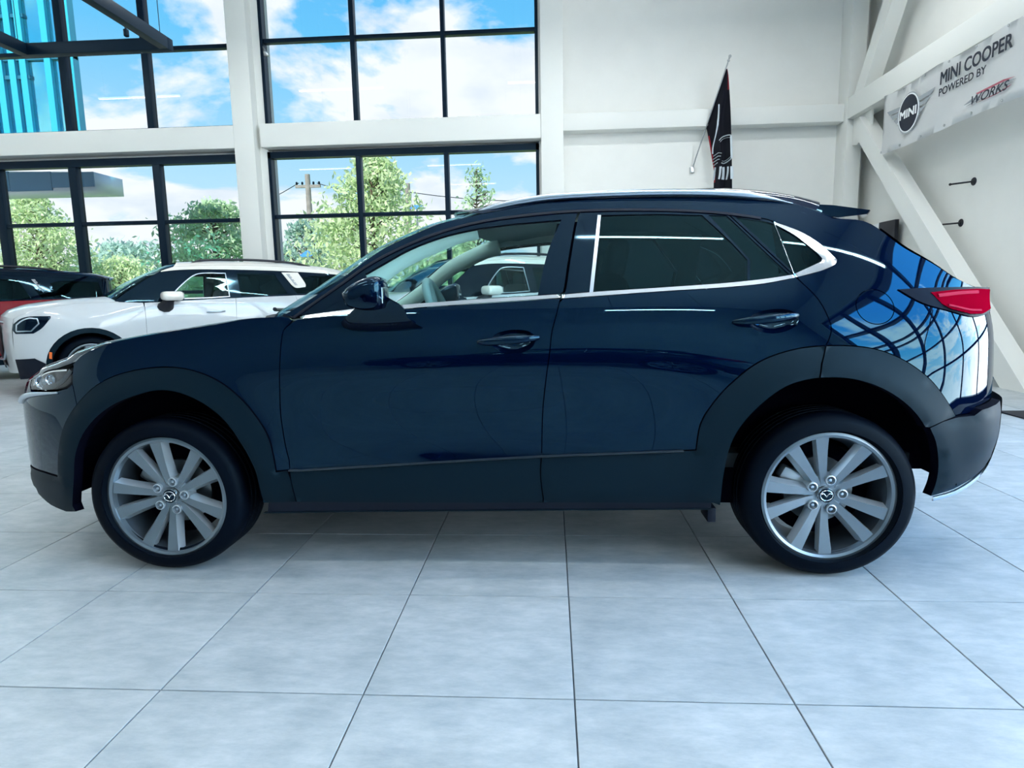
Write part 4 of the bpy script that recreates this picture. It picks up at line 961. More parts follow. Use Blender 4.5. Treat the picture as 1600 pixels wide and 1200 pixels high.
    for y, lab in ((-.37, 0), (.37, 0)):
        seat = bmesh.new(); rbox_bm(seat, Vector((.12, y, .60)), (.52, .50, .17), .06, 3)
        so = from_bm('front_seat', seat, M['seat'], root, 50)
        bm = bmesh.new(); rbox_bm(bm, Vector((.45, y, .90)), (.15, .48, .62), .06, 3, Matrix.Rotation(math.radians(16), 4, 'Y')); from_bm('backrest', bm, M['seat'], so, 50)
        bm = bmesh.new(); rbox_bm(bm, Vector((.55, y, 1.26)), (.09, .26, .19), .04, 3, Matrix.Rotation(math.radians(12), 4, 'Y')); from_bm('headrest', bm, M['seat'], so, 50)
    bm = bmesh.new(); rbox_bm(bm, Vector((.98, 0, .62)), (.50, 1.12, .16), .06, 3); rs = from_bm('rear_seat', bm, M['seat'], root, 50)
    bm = bmesh.new(); rbox_bm(bm, Vector((1.36, 0, .92)), (.15, 1.12, .58), .06, 3, Matrix.Rotation(math.radians(20), 4, 'Y')); from_bm('backrest', bm, M['seat'], rs, 50)
    for y in (-.38, .38):
        bm = bmesh.new(); rbox_bm(bm, Vector((1.47, y, 1.24)), (.08, .25, .13), .04, 3); from_bm('headrest', bm, M['seat'], rs, 50)
    bm = bmesh.new(); rbox_bm(bm, Vector((-.36, 0, 1.395)), (.03, .25, .065), .012, 2); from_bm('rear_view_mirror', bm, M['black'], root, 40)
    return root
def mirror_cx(root, s):
    prof = [(-.492, 1.135), (-.470, 1.156), (-.425, 1.182), (-.375, 1.194), (-.350, 1.186), (-.342, 1.15), (-.343, 1.10), (-.352, 1.078), (-.42, 1.072), (-.478, 1.09), (-.490, 1.115)]
    pp = smooth_line(prof+[prof[0]], .015, 70)[:-1]; c = np.mean(pp, 0); bm = bmesh.new(); rings = []
    for y, f, zo in ((.872, .55, -.012), (.885, .86, -.006), (.92, .98, 0), (.985, 1.0, 0), (1.02, .93, .0), (1.035, .80, -.002), (1.042, .5, -.004)):
        rings.append([bm.verts.new((c[0]+(p[0]-c[0])*f, s*y, c[1]+(p[1]-c[1])*f+zo)) for p in pp])
    for a, b in zip(rings, rings[1:]):
        for i in range(len(pp)):
            f = bm.faces.new((a[i], a[(i+1) % len(pp)], b[(i+1) % len(pp)], b[i])); f.material_index = 0 if (a[i].co.z > 1.128 - (a[i].co.x+.42)*.05) else 1
    bm.faces.new(rings[0]).material_index = 1; bm.faces.new(rings[-1]).material_index = 1
    m = from_bm('side_mirror', bm, [M['paint_blue'], M['gloss_black']], root, 40)
    f0 = smooth_line([(-.600, 1.012), (-.592, .994), (-.53, .982), (-.42, .981), (-.275, .990), (-.315, 1.01), (-.37, 1.043), (-.43, 1.058), (-.53, 1.045), (-.6, 1.012)], .02, 60)[:-1]
    f0 = [(x+.045, z+.008) for x, z in f0]
    bm = bmesh.new(); rings = []; c0 = np.mean(f0, 0)
    for y, k, tx, tz in ((.842, 1.0, 0, 0), (.875, .93, 0, .006), (.905, .70, .0, .035), (.93, .55, .02, .065), (.945, .45, .02, .085)):
        rings.append([bm.verts.new((c0[0]+tx+(p[0]-c0[0])*k, s*y, c0[1]+tz+(p[1]-c0[1])*k)) for p in f0])
    for a, b in zip(rings, rings[1:]):
        for i in range(len(f0)): bm.faces.new((a[i], a[(i+1) % len(f0)], b[(i+1) % len(f0)], b[i]))
    bm.faces.new(rings[0]); bm.faces.new(rings[-1])
    from_bm('mirror_foot', bm, M['gloss_black'], m, 45)
    bm = bmesh.new(); rbox_bm(bm, Vector((-.3445, s*.965, 1.125)), (.005, .09, .06), .002, 1); from_bm('mirror_glass', bm, M['mirror_glass'], m)
    return m
M['satin_dark'] = mat('highlight_satin', (.05, .07, .085), .35, metal=.6)
CAR = cx_car()
# winged emblem on each hub cap of the near side
def emblem(parent, c, r, s=-1):
    bm = bmesh.new(); y = c[1]+s*.001
    n = 26
    ring = [Vector((c[0]+r*1.0*math.cos(t), y, c[2]+r*.86*math.sin(t))) for t in np.linspace(0, 2*PI, n)]
    tube_bm(bm, ring, r*.10, 6, False)
    wing = [(-.86, .22), (-.5, .34), (-.2, .05), (0, -.28), (.2, .05), (.5, .34), (.86, .22)]
    tube_bm(bm, [Vector((c[0]+r*x, y, c[2]+r*z)) for x, z in smooth_line(wing, .2, 80)], r*.11, 6)
    from_bm('winged_emblem', bm, M['chrome'], parent, 60)
for ch in [o for o in CAR.children if o.name.startswith('wheel') and not o.name.startswith('wheel_well')]:
    cc = [k for k in ch.children if k.name.startswith('center_cap')][0]
    vs_ = [v.co for v in cc.data.vertices]; cx = sum((v.x for v in vs_))/len(vs_); cz = sum(v.z for v in vs_)/len(vs_)
    if vs_[0].y < 0: emblem(ch, (cx, min(v.y for v in vs_), cz), .0235)

_b = dup(CAR, (-.1, -4.6, 0), 0); tag(_b, 'second dark crossover parked behind the photographer, mirrored in the navy doors', 'car')

# ------------------------------------------------------------------ the three small crossovers behind
MXX = [-2.25,-2.1,-1.95,-1.75,-1.345,-.9,0,.9,1.345,1.75,1.95,2.1,2.25]
MXZ = [.15,.4,.7,.95,1.1,1.3,1.5,1.65]
MXT = [[.3,.6,.74,.82,.86,.86,.86,.86,.86,.83,.76,.62,.35],[.35,.66,.80,.87,.905,.9,.89,.9,.905,.88,.81,.68,.4],[.35,.66,.80,.875,.91,.905,.895,.905,.91,.885,.82,.69,.42],
[.3,.6,.75,.84,.885,.895,.89,.895,.895,.87,.81,.68,.42],[.2,.5,.66,.76,.82,.86,.865,.865,.86,.84,.78,.66,.42],[.15,.42,.58,.68,.74,.785,.79,.79,.785,.765,.72,.61,.4],
[.1,.34,.5,.6,.66,.70,.71,.71,.70,.68,.64,.55,.38],[.05,.26,.42,.52,.58,.62,.63,.63,.62,.6,.56,.48,.33]]
S_MX = Side(MXX, MXZ, MXT)
def small_car():
    B = Body(S_MX); root = empty('small_crossover', (-5.16, 7.21, 0), math.radians(40))
    R = .35; hf, hr = (-1.345, .345), (1.345, .345)
    rev = lambda l: list(l)[::-1]
    def arc(h, r, a0, a1, n=22): return [(h[0]+r*math.sin(math.radians(a)), h[1]+r*math.cos(math.radians(a))) for a in np.linspace(a0, a1, n)]
    hood_e = smooth_line([(-2.05, .93), (-1.95, .985), (-1.74, 1.045), (-1.46, 1.09), (-1.12, 1.10), (-1.0, 1.10)], .05)
    gA = smooth_line([(-.73, 1.085), (-.735, .8), (-.74, .55), (-.72, .30)], .06)
    gB = smooth_line([(.36, 1.125), (.345, .9), (.34, .6), (.36, .30)], .06)
    gC = [(1.17, 1.15), (1.20, 1.02), (1.14, .90)]
    belt = [(-1.0, 1.10), (-.72, 1.088), (-.21, 1.108), (.36, 1.128), (1.06, 1.145), (1.42, 1.155), (1.80, 1.165), (2.03, 1.17)]
    belt = smooth_line(belt, .06)
    rb = smooth_line([(-.50, 1.475), (-.28, 1.502), (.23, 1.512), (1.12, 1.492), (1.77, 1.455), (2.03, 1.43)], .06)
    roof_e = smooth_line([(-.34, 1.545), (.2, 1.572), (1.1, 1.555), (1.8, 1.50), (2.04, 1.455)], .06)
    ws_e = smooth_line([(-1.05, 1.115), (-.77, 1.32), (-.49, 1.49), (-.34, 1.545)], .06)
    Ro, Ri = .455, .395
    fo = arc(hf, Ro, -98, 98); ro = arc(hr, Ro, -98, 98)
    P_f = hood_e+[(-.9, 1.096), (-.745, 1.087)]+gA[1:]+[(-.86, .30)]+rev(fo)+[(-2.07, .30), (-2.085, .6), (-2.075, .8)]
    P_fd = gA+gB[::-1]+[p for p in rev(belt) if -.72 < p[0] < .35]
    P_rd = gB+[(.85, .30)]+[p for p in ro if p[0] < 1.13]+[(1.14, .775)]+rev(gC)+[p for p in rev(belt) if .37 < p[0] < 1.16]
    P_q = gC+[(1.14, .776)]+[p for p in ro if p[0] > 1.15]+[(2.07, .30), (2.085, .6), (2.08, .9), (2.05, 1.17)]+[p for p in rev(belt) if p[0] > 1.18]
    P_gh = [(-1.03, 1.105)]+ws_e[:-2]+[(-.50, 1.47)]+rb[1:]+[(2.05, 1.20)]+rev(belt)[1:-1]
    P_rb = rb+rev(roof_e)+rev(ws_e)[1:4]
    gf = [(-.62, 1.125), (-.36, 1.24), (-.13, 1.42), (.28, 1.462), (.285, 1.15), (0, 1.135), (-.3, 1.125)]
    gf = smooth_line([(-.44, 1.13), (-.34, 1.25), (-.12, 1.43), (-.02, 1.46), (.28, 1.462), (.285, 1.148), (0, 1.135), (-.44, 1.13)], .05)[:-1]
    gr = smooth_line([(.43, 1.152), (.43, 1.462), (.93, 1.455), (1.07, 1.17), (.8, 1.158), (.43, 1.152)], .05)[:-1]
    gq = smooth_line([(1.20, 1.172), (1.12, 1.30), (1.40, 1.42), (1.93, 1.41), (1.97, 1.19), (1.20, 1.172)], .05)[:-1]
    lamp = smooth_line([(-2.075, .80), (-2.06, .87), (-1.99, .93), (-1.90, .955), (-1.70, .955), (-1.70, .93), (-1.80, .81), (-1.88, .755), (-2.05, .755), (-2.075, .80)], .03, 30)[:-1]
    scut = smooth_line([(1.03, 1.478), (1.27, 1.478), (1.35, 1.30), (1.34, 1.265), (1.20, 1.255), (1.16, 1.28), (1.03, 1.478)], .03, 60)[:-1]
    scut_in = [(1.09, 1.455), (1.14, 1.455), (1.23, 1.29), (1.19, 1.29)]
    dark = M['gloss_black']
    for s in (-1, 1):
        W = M['paint_white']; CL = M['cladding']
        k = dict(res=.06)
        B.patch('front_fender', P_f, W, root, s, **k)
        fd = B.patch('front_door', P_fd, W, root, s, **k); rd = B.patch('rear_door', P_rd, W, root, s, **k); B.patch('side_panel', P_q, W, root, s, **k)
        gh = B.patch('window_frame', P_gh, dark, root, s, off=-.004, holes=[gf, gr, gq], **k)
        B.patch('roof_side', P_rb, M['roof_white'], root, s, **k)
        B.patch('window_glass', gf, M['g_clear'], fd, s, off=-.008, gap=-.004, flange=0, **k); B.patch('window_glass', gr, M['g_tint'], rd, s, off=-.008, gap=-.004, flange=0, **k); B.patch('quarter_glass', gq, M['g_tint'], gh, s, off=-.008, gap=-.004, flange=0, **k)
        B.strip('glass_edge', smooth_line(gf[:-1], .08), .012, .003, M['satin'], gh, s, 0)
        sc = B.patch('pillar_badge', scut, M['roof_white'], root, s, off=.006, res=.05, bulge=(.008, .03)); B.patch('badge_recess', scut_in, M['grey_ink'], sc, s, off=.014, res=.05)
        B.patch('front_arch_cladding', fo+rev(arc(hf, Ri, -98, 98)), CL, root, s, off=.006, bulge=(.012, .02), flange=.04, res=.05)
        B.patch('rear_arch_cladding', ro+rev(arc(hr, Ri, -98, 98)), CL, root, s, off=.006, bulge=(.012, .02), flange=.04, res=.05)
        B.patch('sill', [(-.87, .36), (.85, .36), (.87, .22), (-.9, .22)], CL, root, s, off=.004, flange=.1, res=.08)
        B.patch('bumper_corner', [(-2.085, .46), (-1.90, .47), (-1.80, .40), (-1.79, .24), (-2.06, .22)], M['cladding_dark'], root, s, off=.02, bulge=(.02, .05), res=.05)
        hp = B.patch('headlamp', lamp, dark, root, s, off=.004, bulge=(.008, .02), res=.04)
        B.strip('lamp_ring', smooth_line([(-2.04, .785), (-2.03, .86), (-1.97, .91), (-1.90, .935), (-1.83, .925), (-1.82, .87), (-1.90, .785), (-2.04, .785)], .03, 30), .014, .004, M['satin'], hp, s, .012)
        B.patch('lamp_lens', [(-2.01, .80), (-2.0, .86), (-1.94, .90), (-1.86, .91), (-1.86, .86), (-1.92, .80)], M['lamp_in'], hp, s, off=.011, res=.05, flange=0)
        B.patch('side_marker', [(-1.765, .46), (-1.735, .45), (-1.725, .53), (-1.755, .54)], M['amber'], root, s, off=.02, res=.05)
        a, b = (-.02, .95), (.20, .955); bm = bmesh.new(); tube_bm(bm, [B.pt(a[0]+(b[0]-a[0])*t, a[1]+(b[1]-a[1])*t, .004+.022*math.sin(PI*t)**.5, s) for t in np.linspace(0, 1, 9)], .012, 8); from_bm('door_handle', bm, M['satin'], fd, 50)
        bm = bmesh.new(); tube_bm(bm, [B.pt(a[0]+1.0+(b[0]-a[0])*t, a[1]+.02+(b[1]-a[1])*t, .004+.022*math.sin(PI*t)**.5, s) for t in np.linspace(0, 1, 9)], .012, 8); from_bm('door_handle', bm, M['satin'], rd, 50)
        rail = smooth_line([(-.12, 1.60), (.0, 1.632), (.3, 1.648), (.74, 1.648), (1.21, 1.618), (1.50, 1.572)], .08); n = len(rail); bm = bmesh.new()
        tube_bm(bm, [Vector((x, s*.60, z)) for x, z in rail], [.017*max(.2, min(1, i/2., (n-1-i)/2.)) for i in range(n)], 8); from_bm('roof_rail', bm, M['black'], root, 60)
        bm = bmesh.new(); rbox_bm(bm, Vector((-.43, s*1.0, 1.165)), (.25, .18, .115), .045, 3, Matrix.Rotation(math.radians(s*-8), 4, 'Z')); mm = from_bm('side_mirror', bm, M['roof_white'], root, 50)
        bm = bmesh.new(); tube_bm(bm, [B.pt(-.50, 1.03, -.01, s), B.pt(-.49, 1.05, .05, s), Vector((-.46, s*.98, 1.115))], [.075, .07, .045], 10, True, (1.3, 1)); from_bm('mirror_foot', bm, M['black'], mm, 50)
        bm = bmesh.new(); rbox_bm(bm, Vector((-.305, s*1.0, 1.165)), (.008, .14, .08), .003, 1); from_bm('mirror_glass', bm, M['chrome'], mm)
        for h in (hf, hr):
            liner('wheel_well', h, .40, s*.84, s*.45, root, .22); wheel(root, (h[0], s*.855, h[1]), R, .25, s, 5, 'plain', 0, .22)
        B.patch('inner_panel', [(-1.95, .30), (2.0, .30), (2.02, 1.08), (-1.0, 1.03), (-1.95, .9)], M['inner'], root, s, off=-.08, flange=0, res=.1, drop=lambda c: (np.hypot(c[:, 0]+1.345, c[:, 1]-.345) < .4) | (np.hypot(c[:, 0]-1.345, c[:, 1]-.345) < .4))
        tl = [(1.98, .98), (2.075, .99), (2.08, .74), (1.99, .76)]
        B.patch('tail_lamp', tl, M['red_lens'], root, s, off=.01, res=.05)
    B.cap('hood', hood_e, [(-2.19, .965), (-2.12, 1.03), (-1.95, 1.09), (-1.6, 1.135), (-1.25, 1.155), (-1.10, 1.158)], M['paint_white'], root, n=24, m=9, k0=.8, k1=.8)
    B.cap('windshield', ws_e, [(-1.12, 1.155), (-.85, 1.32), (-.6, 1.46), (-.40, 1.565), (-.28, 1.605)], M['g_clear'], root, n=16, m=9, k0=.4, k1=.8)
    B.cap('roof', roof_e, [(-.28, 1.605), (.2, 1.638), (1.1, 1.625), (1.8, 1.565), (2.14, 1.505)], M['roof_white'], root, n=20, m=9, k0=.7, k1=.8)
    B.cap('headliner', [(x, z-.03) for x, z in roof_e], [(x, z-.03) for x, z in ((-.28, 1.605), (.2, 1.638), (1.1, 1.625), (1.8, 1.565), (2.1, 1.505))], M['trim_dark'], root, n=12, m=7, k0=.7, k1=.8)
    B.cap('hatch_glass', [(2.04, 1.455), (2.04, 1.30), (2.05, 1.17)], [(2.14, 1.505), (2.15, 1.33), (2.19, 1.16)], dark, root, n=10, m=9, k0=.7, k1=.8)
    B.cap('tailgate', [(2.05, 1.17), (2.08, .9), (2.085, .6), (2.07, .30)], [(2.19, 1.16), (2.23, .9), (2.25, .6), (2.20, .28)], M['paint_white'], root, n=14, m=9, k0=.7, k1=.8)
    B.cap('front_fascia', [(-2.05, .30), (-2.085, .6), (-2.08, .8), (-2.05, .93)], [(-2.18, .28), (-2.23, .6), (-2.23, .8), (-2.19, .965)], M['paint_white'], root, n=14, m=11, k0=.7, k1=.8)
    B.cap('grille', [(-2.07, .36), (-2.085, .55), (-2.085, .70), (-2.075, .82)], [(-2.20, .34), (-2.23, .55), (-2.235, .72), (-2.225, .86)], M['black'], root, n=12, m=9, k0=.7, k1=.8, t0=.45, push=-.012)
    bm = bmesh.new(); tube_bm(bm, [(-2.14, -.44, .88), (-2.235, -.25, .90), (-2.25, 0, .905), (-2.235, .25, .90), (-2.14, .44, .88), (-2.13, .47, .70), (-2.19, .40, .45), (-2.245, 0, .43), (-2.19, -.40, .45), (-2.13, -.47, .70), (-2.14, -.44, .88)], .014, 6, False); from_bm('grille_frame', bm, M['satin'], root, 60)
    bm = bmesh.new(); rows = []
    for y in np.linspace(-.52, .52, 9): rows.append([bm.verts.new(p) for p in ((1.95, y, 1.535-.04*(y/.52)**2), (2.20-.06*(y/.52)**2, y, 1.50-.03*(y/.52)**2), (2.19-.06*(y/.52)**2, y, 1.475-.03*(y/.52)**2), (2.0, y, 1.49-.03*(y/.52)**2))])
    for a, b in zip(rows, rows[1:]):
        for q in range(4): bm.faces.new((a[q], a[(q+1) % 4], b[(q+1) % 4], b[q]))
    bm.faces.new(rows[0]); bm.faces.new(rows[-1][::-1]); from_bm('rear_spoiler', bm, M['roof_white'], root, 35)
    box('underbody', (-1.95, 1.95, -.75, .75, .22, .42), M['inner'], root)
    box('cabin_floor', (-1.0, 1.7, -.7, .7, .42, .48), M['trim_dark'], root)
    bm = bmesh.new(); rbox_bm(bm, Vector((-.75, 0, .98)), (.55, 1.45, .26), .08, 3); from_bm('dashboard', bm, M['trim_dark'], root, 50)
    for y in (-.38, .38):
        bm = bmesh.new(); rbox_bm(bm, Vector((.05, y, .62)), (.5, .5, .18), .06, 2); so = from_bm('front_seat', bm, M['trim_dark'], root, 50)
        bm = bmesh.new(); rbox_bm(bm, Vector((.38, y, .95)), (.15, .48, .62), .06, 2, Matrix.Rotation(.25, 4, 'Y')); from_bm('backrest', bm, M['trim_dark'], so, 50)
        bm = bmesh.new(); rbox_bm(bm, Vector((.49, y, 1.32)), (.10, .27, .19), .04, 2); from_bm('headrest', bm, M['trim_dark'], so, 50)
    bm = bmesh.new(); rbox_bm(bm, Vector((1.05, 0, .62)), (.5, 1.3, .18), .06, 2); so = from_bm('rear_seat', bm, M['trim_dark'], root, 50)
    bm = bmesh.new(); rbox_bm(bm, Vector((1.35, 0, .95)), (.15, 1.3, .6), .06, 2, Matrix.Rotation(.3, 4, 'Y')); from_bm('backrest', bm, M['trim_dark'], so, 50)
    bm = bmesh.new(); rg = lathe_bm(bm, [(.17+.015*math.cos(t), .015*math.sin(t)) for t in np.linspace(0, 2*PI, 9)[:-1]], 24, (0, 0, 0), 'x', True)
    Rt = Matrix.Translation((-.28, -.38, 1.03)) @ Matrix.Rotation(-.35, 4, 'Y')
    for v in bm.verts: v.co = Rt @ v.co
    from_bm('steering_wheel', bm, M['black'], root, 60)
    return root
MW = small_car(); tag(MW, 'white small crossover with cream roof and black roof rails under the left windows', 'car')
r2 = dup(MW, (-1.10, 7.30, 0), math.radians(40)); tag(r2, 'white small crossover seen through the side windows of the navy car', 'car')
r3 = dup(MW, (-9.05, 7.25, 0), math.radians(40), {M['paint_white']: M['paint_red'], M['roof_white']: M['gloss_black']}); tag(r3, 'red small crossover with glossy black roof at the far left edge', 'car')

# ------------------------------------------------------------------ banner, flag and small things on the walls
def banner():
    x = 4.80; y0, y1 = 8.33, 4.75
    def top(y): return 3.855-.03*abs(math.sin((y0-y)*PI/1.25))*(1 if y > 4.8 else 0)
    def bot(y): return 3.035-.012*math.sin((y0-y)*2.2)
    root = empty('hanging_banner', (x, (y0+y1)/2, 3.44)); tag(root, 'white vinyl banner with winged round logo and black lettering hung on the right wall beam', 'banner')
    oy = (y0+y1)/2; oz = 3.44
    bm = bmesh.new(); nY, nZ = 60, 8; F = []
    for i in range(nY+1):
        y = y0+(y1-y0)*i/nY; F.append([bm.verts.new((.006*math.sin(i*.8+j*.5)+.010*math.sin(i*.23)*(j/nZ), y-oy, bot(y)+(top(y)-bot(y))*j/nZ-oz)) for j in range(nZ+1)])
    for i in range(nY):
        for j in range(nZ): bm.faces.new((F[i][j], F[i+1][j], F[i+1][j+1], F[i][j+1]))
    r = bmesh.ops.solidify(bm, geom=list(bm.faces), thickness=.002)
    from_bm('vinyl', bm, M['banner'], root, 60)
    xf = -.026
    def put(me, name, mt, yl, zb, w=None, h=None, dx=0):
        """print: local x of the flat mesh runs towards -Y, local y up"""
        xs = [v.co.x for v in me.vertices]; ys = [v.co.y for v in me.vertices]; sx = w/(max(xs)-min(xs)) if w else 1; sy = h/(max(ys)-min(ys)) if h else sx; mx, my = min(xs), min(ys)
        for v in me.vertices: v.co = Vector((xf+dx-v.co.z, yl-(v.co.x-mx)*sx-oy, zb+(v.co.y-my)*sy-oz))
        me.flip_normals() if False else None
        return mesh_obj(name, me, mt, root)
    put(text_mesh('MINI COOPER', .2, .008, 0, .0008), 'lettering', M['ink'], 6.94, 3.575, 1.24, .155)
    put(text_mesh('POWERED BY', .12, .0025, 0, .0008), 'lettering', M['ink'], 6.95, 3.445, .86, .09)
    put(text_mesh('WORKS', .1, .0015, .35, .0008), 'lettering', M['ink'], 6.30, 3.165, .60, .095)
    def flat(name, polys, mt, dx=0):
        for p in polys:
            bm = bmesh.new()
            A = [bm.verts.new((xf+dx, y-oy, z-oz)) for y, z in p]; B = [bm.verts.new((xf+dx-.0012, y-oy, z-oz)) for y, z in p]
            n = len(p); bm.faces.new(A); bm.faces.new(B[::-1])
            for i in range(n): bm.faces.new((A[i], A[(i+1) % n], B[(i+1) % n], B[i]))
            from_bm(name, bm, mt, root)
    # pale wings behind WORKS
    flat('wing_print', [[(6.44, 3.20), (6.30, 3.235), (6.16, 3.228), (6.16, 3.205), (6.30, 3.198)], [(6.40, 3.175), (6.28, 3.195), (6.16, 3.198), (6.16, 3.182)], [(5.60, 3.235), (5.74, 3.262), (5.90, 3.255), (5.90, 3.235), (5.74, 3.228)], [(5.64, 3.212), (5.76, 3.224), (5.90, 3.226), (5.90, 3.208)]], M['grey_ink'], .002)
    flat('wing_print', [[(6.24, 3.275), (5.80, 3.285), (5.62, 3.262), (5.80, 3.262), (6.20, 3.255)], [(6.22, 3.165), (5.86, 3.175), (5.66, 3.20), (5.70, 3.185), (5.9, 3.162)]], M['red_ink'], .0026)
    # winged round logo
    cy, cz = 7.62, 3.435
    def ell(ry, rz, n=40): return [(cy-ry*math.cos(t), cz+rz*math.sin(t)) for t in np.linspace(0, 2*PI, n, endpoint=False)]
    wl, wr = [], []
    for k in range(4):
        za = cz+.135-.072*k; zb = za-.050
        wl.append([(cy+.56-.10*k, za+.02-.012*k), (cy+.20, za+.0), (cy+.20, zb), (cy+.50-.10*k, zb+.012-.01*k)])
        wr.append([(cy-.58+.10*k, za+.02-.012*k), (cy-.20, za), (cy-.20, zb), (cy-.50+.10*k, zb+.012-.01*k)])
    flat('wing_print', wl+wr, M['grey_ink'], .002)
    flat('logo_ring', [ell(.262, .262)], M['grey_ink'], .0005); flat('logo_ring', [ell(.248, .248)], M['white'], -.0005); flat('logo_disc', [ell(.225, .232)], M['ink'], -.0015)
    put(text_mesh('MINI', .2, .012, 0, .0008), 'lettering', M['white'], cy+.20, cz-.055, .40, .11, -.006)
    for i in range(8):
        y = y0-.04-(y0-y1-.08)*i/7
        for z in (top(y)-.03, bot(y)+.03):
            lathe('eyelet', [(.006, xf-.003), (.016, xf-.003), (.016, xf+.004)], 10, M['metal'], root, (0, y-oy, z-oz), 'x')
banner()

def flag():
    # pole leans out of the back wall
    a, b = Vector((2.42, 9.98, 3.20)), Vector((2.82, 9.35, 4.74)); d = (b-a)
    root = empty('wall_flag', a); tag(root, 'black flag with red edge and pale wing print on a pole on the back wall', 'flag')
    loc = lambda p: Vector(p)-a
    bm = bmesh.new(); tube_bm(bm, [loc(a), loc(b)], .011, 8); from_bm('flag_pole', bm, M['metal'], root, 50)
    bm = bmesh.new(); rbox_bm(bm, Vector((0, -.01, .0)), (.07, .03, .10), .008); from_bm('pole_bracket', bm, M['metal'], root, 40)
    bm = bmesh.new(); c = loc(b)
    for z, r in ((.03, .022), (.075, .016), (.11, .024)): bmesh.ops.create_uvsphere(bm, u_segments=12, v_segments=8, radius=r, matrix=Matrix.Translation(c+d.normalized()*z*.8))
    from_bm('finial', bm, M['metal'], root, 60)
    # cloth: rows from the pole, hanging straight down in folds
    hi, lo = .94, .42          # where it is tied along the pole
    nu, nv = 26, 44
    def P(u, v):
        # u: along the tied edge from high to low; v: down the cloth
        p = a+d*(hi+(lo-hi)*u); xr = 2.985
        left = Vector((p.x, p.y, p.z))
        top = a+d*hi
        # right (free) edge hangs from the top corner
        q_r = Vector((top.x+.02+.13*v**.6, top.y-.02, top.z-(top.z-2.66)*v))
        # left boundary: follows the pole to the lower tie, then falls
        zl = top.z-(top.z-2.66)*v
        zt = a.z+d.z*lo
        if zl > zt: t = (zl-a.z)/d.z; q_l = a+d*t
        else:
            k = (zt-zl)/(zt-2.66); q_l = a+d*lo; q_l = Vector((q_l.x+.155*min(1, k*1.6)**.9, q_l.y-.02, zl))
        q = q_l.lerp(q_r, u); w = min(1, v*3)
        q.y += .045*math.sin(u*PI*3+v*2)*w
        return q
    bm = bmesh.new(); G = [[bm.verts.new(loc(P(i/nu, j/nv))) for i in range(nu+1)] for j in range(nv+1)]
    for j in range(nv):
        for i in range(nu): bm.faces.new((G[j][i], G[j][i+1], G[j+1][i+1], G[j+1][i])).material_index = 1 if (i < 2 and j > 20 and j < 38) or (i > nu-4 and j < 7) else 0
    bmesh.ops.solidify(bm, geom=list(bm.faces), thickness=.003)
    cl = from_bm('flag_cloth', bm, [M['cloth'], M['red_cloth']], root, 70)
    # printed wing and ring, lying on the cloth
    inv = lambda x, z: ((lambda v: v)(max(0, min(1, ((a+d*hi).z-z)/((a+d*hi).z-2.66)))))
    def on(x, z):
        v = inv(x, z); l, r = P(0, v), P(1, v); u = (x-l.x)/max(1e-4, (r.x-l.x)); q = P(max(0.02, min(.98, u)), v); q.y -= .008; return loc(q)
    def pr(pts, r, fl):
        bm = bmesh.new(); tube_bm(bm, [on(*p) for p in pts], r, 6, True, fl); from_bm('wing_print', bm, M['flag_print'], cl, 60)
    pr(smooth_line([(2.735, 4.14), (2.728, 3.9), (2.715, 3.7), (2.70, 3.50), (2.705, 3.40)], .04), .014, (1, .4))
    for ra, rb_, r in ((.125, .215, .016), (.10, .18, .007)): pr([(2.845+ra*math.cos(t), 3.42+rb_*math.sin(t)) for t in np.linspace(PI*.75, -PI*.6, 26)], r, (1, .5))
    for k in range(4): pr([(2.715, 3.36-.05*k), (2.76, 3.385-.05*k), (2.80-.012*k, 3.37-.045*k)], .011, (1, .5))
    for x0 in (2.752, 2.800, 2.848, 2.896, 2.944): pr([(x0+.012*t-.02*t*t, 3.175-.055*(x0-2.748)/.2-.20*t) for t in np.linspace(0, 1, 9)], .024, (1, .25))
flag()

# black coat pegs on the right wall
def peg(y, z, label):
    root = empty('wall_peg', (XR, y, z)); tag(root, label, 'wall peg', 'black wall pegs')
    lathe('round_plate', [(0, -.012), (.045, -.012), (.05, -.006), (.05, 0), (0, 0)], 24, M['black'], root, (0, 0, 0), 'x')
    tube('pin', [(-.01, 0, 0), (-.10, .06, -.004), (-.20, .135, -.008)], .011, M['black'], root, 8)
    bm = bmesh.new(); bmesh.ops.create_uvsphere(bm, u_segments=10, v_segments=8, radius=.017, matrix=Matrix.Translation((-.205, .14, -.008))); from_bm('pin_tip', bm, M['black'], root, 60)
peg(6.98, 2.42, 'upper black peg with round plate on the right wall'); peg(7.17, 1.93, 'lower black peg with round plate on the right wall')

# display stand in the corner behind the diagonal brace
t = empty('display_stand', (5.02, 8.80, 0)); tag(t, 'black upright panel beside a pale panel in the right corner behind the diagonal brace', 'display stand')
box('black_panel', (.14, .20, -.28, .20, .9, 2.13), M['black'], t, .006)
box('pale_panel', (.14, .20, .215, .88, .9, 2.12), M['white'], t, .006)
box('plinth', (.04, .24, -.30, .90, 0, .9), M['white'], t, .01)
tag(box('floor_mat', (3.90, 4.9, 2.9, 4.16, .001, .012), M['cladding_dark'], None, .004), 'flat black floor mat on the tiles at the right edge', 'floor mat')

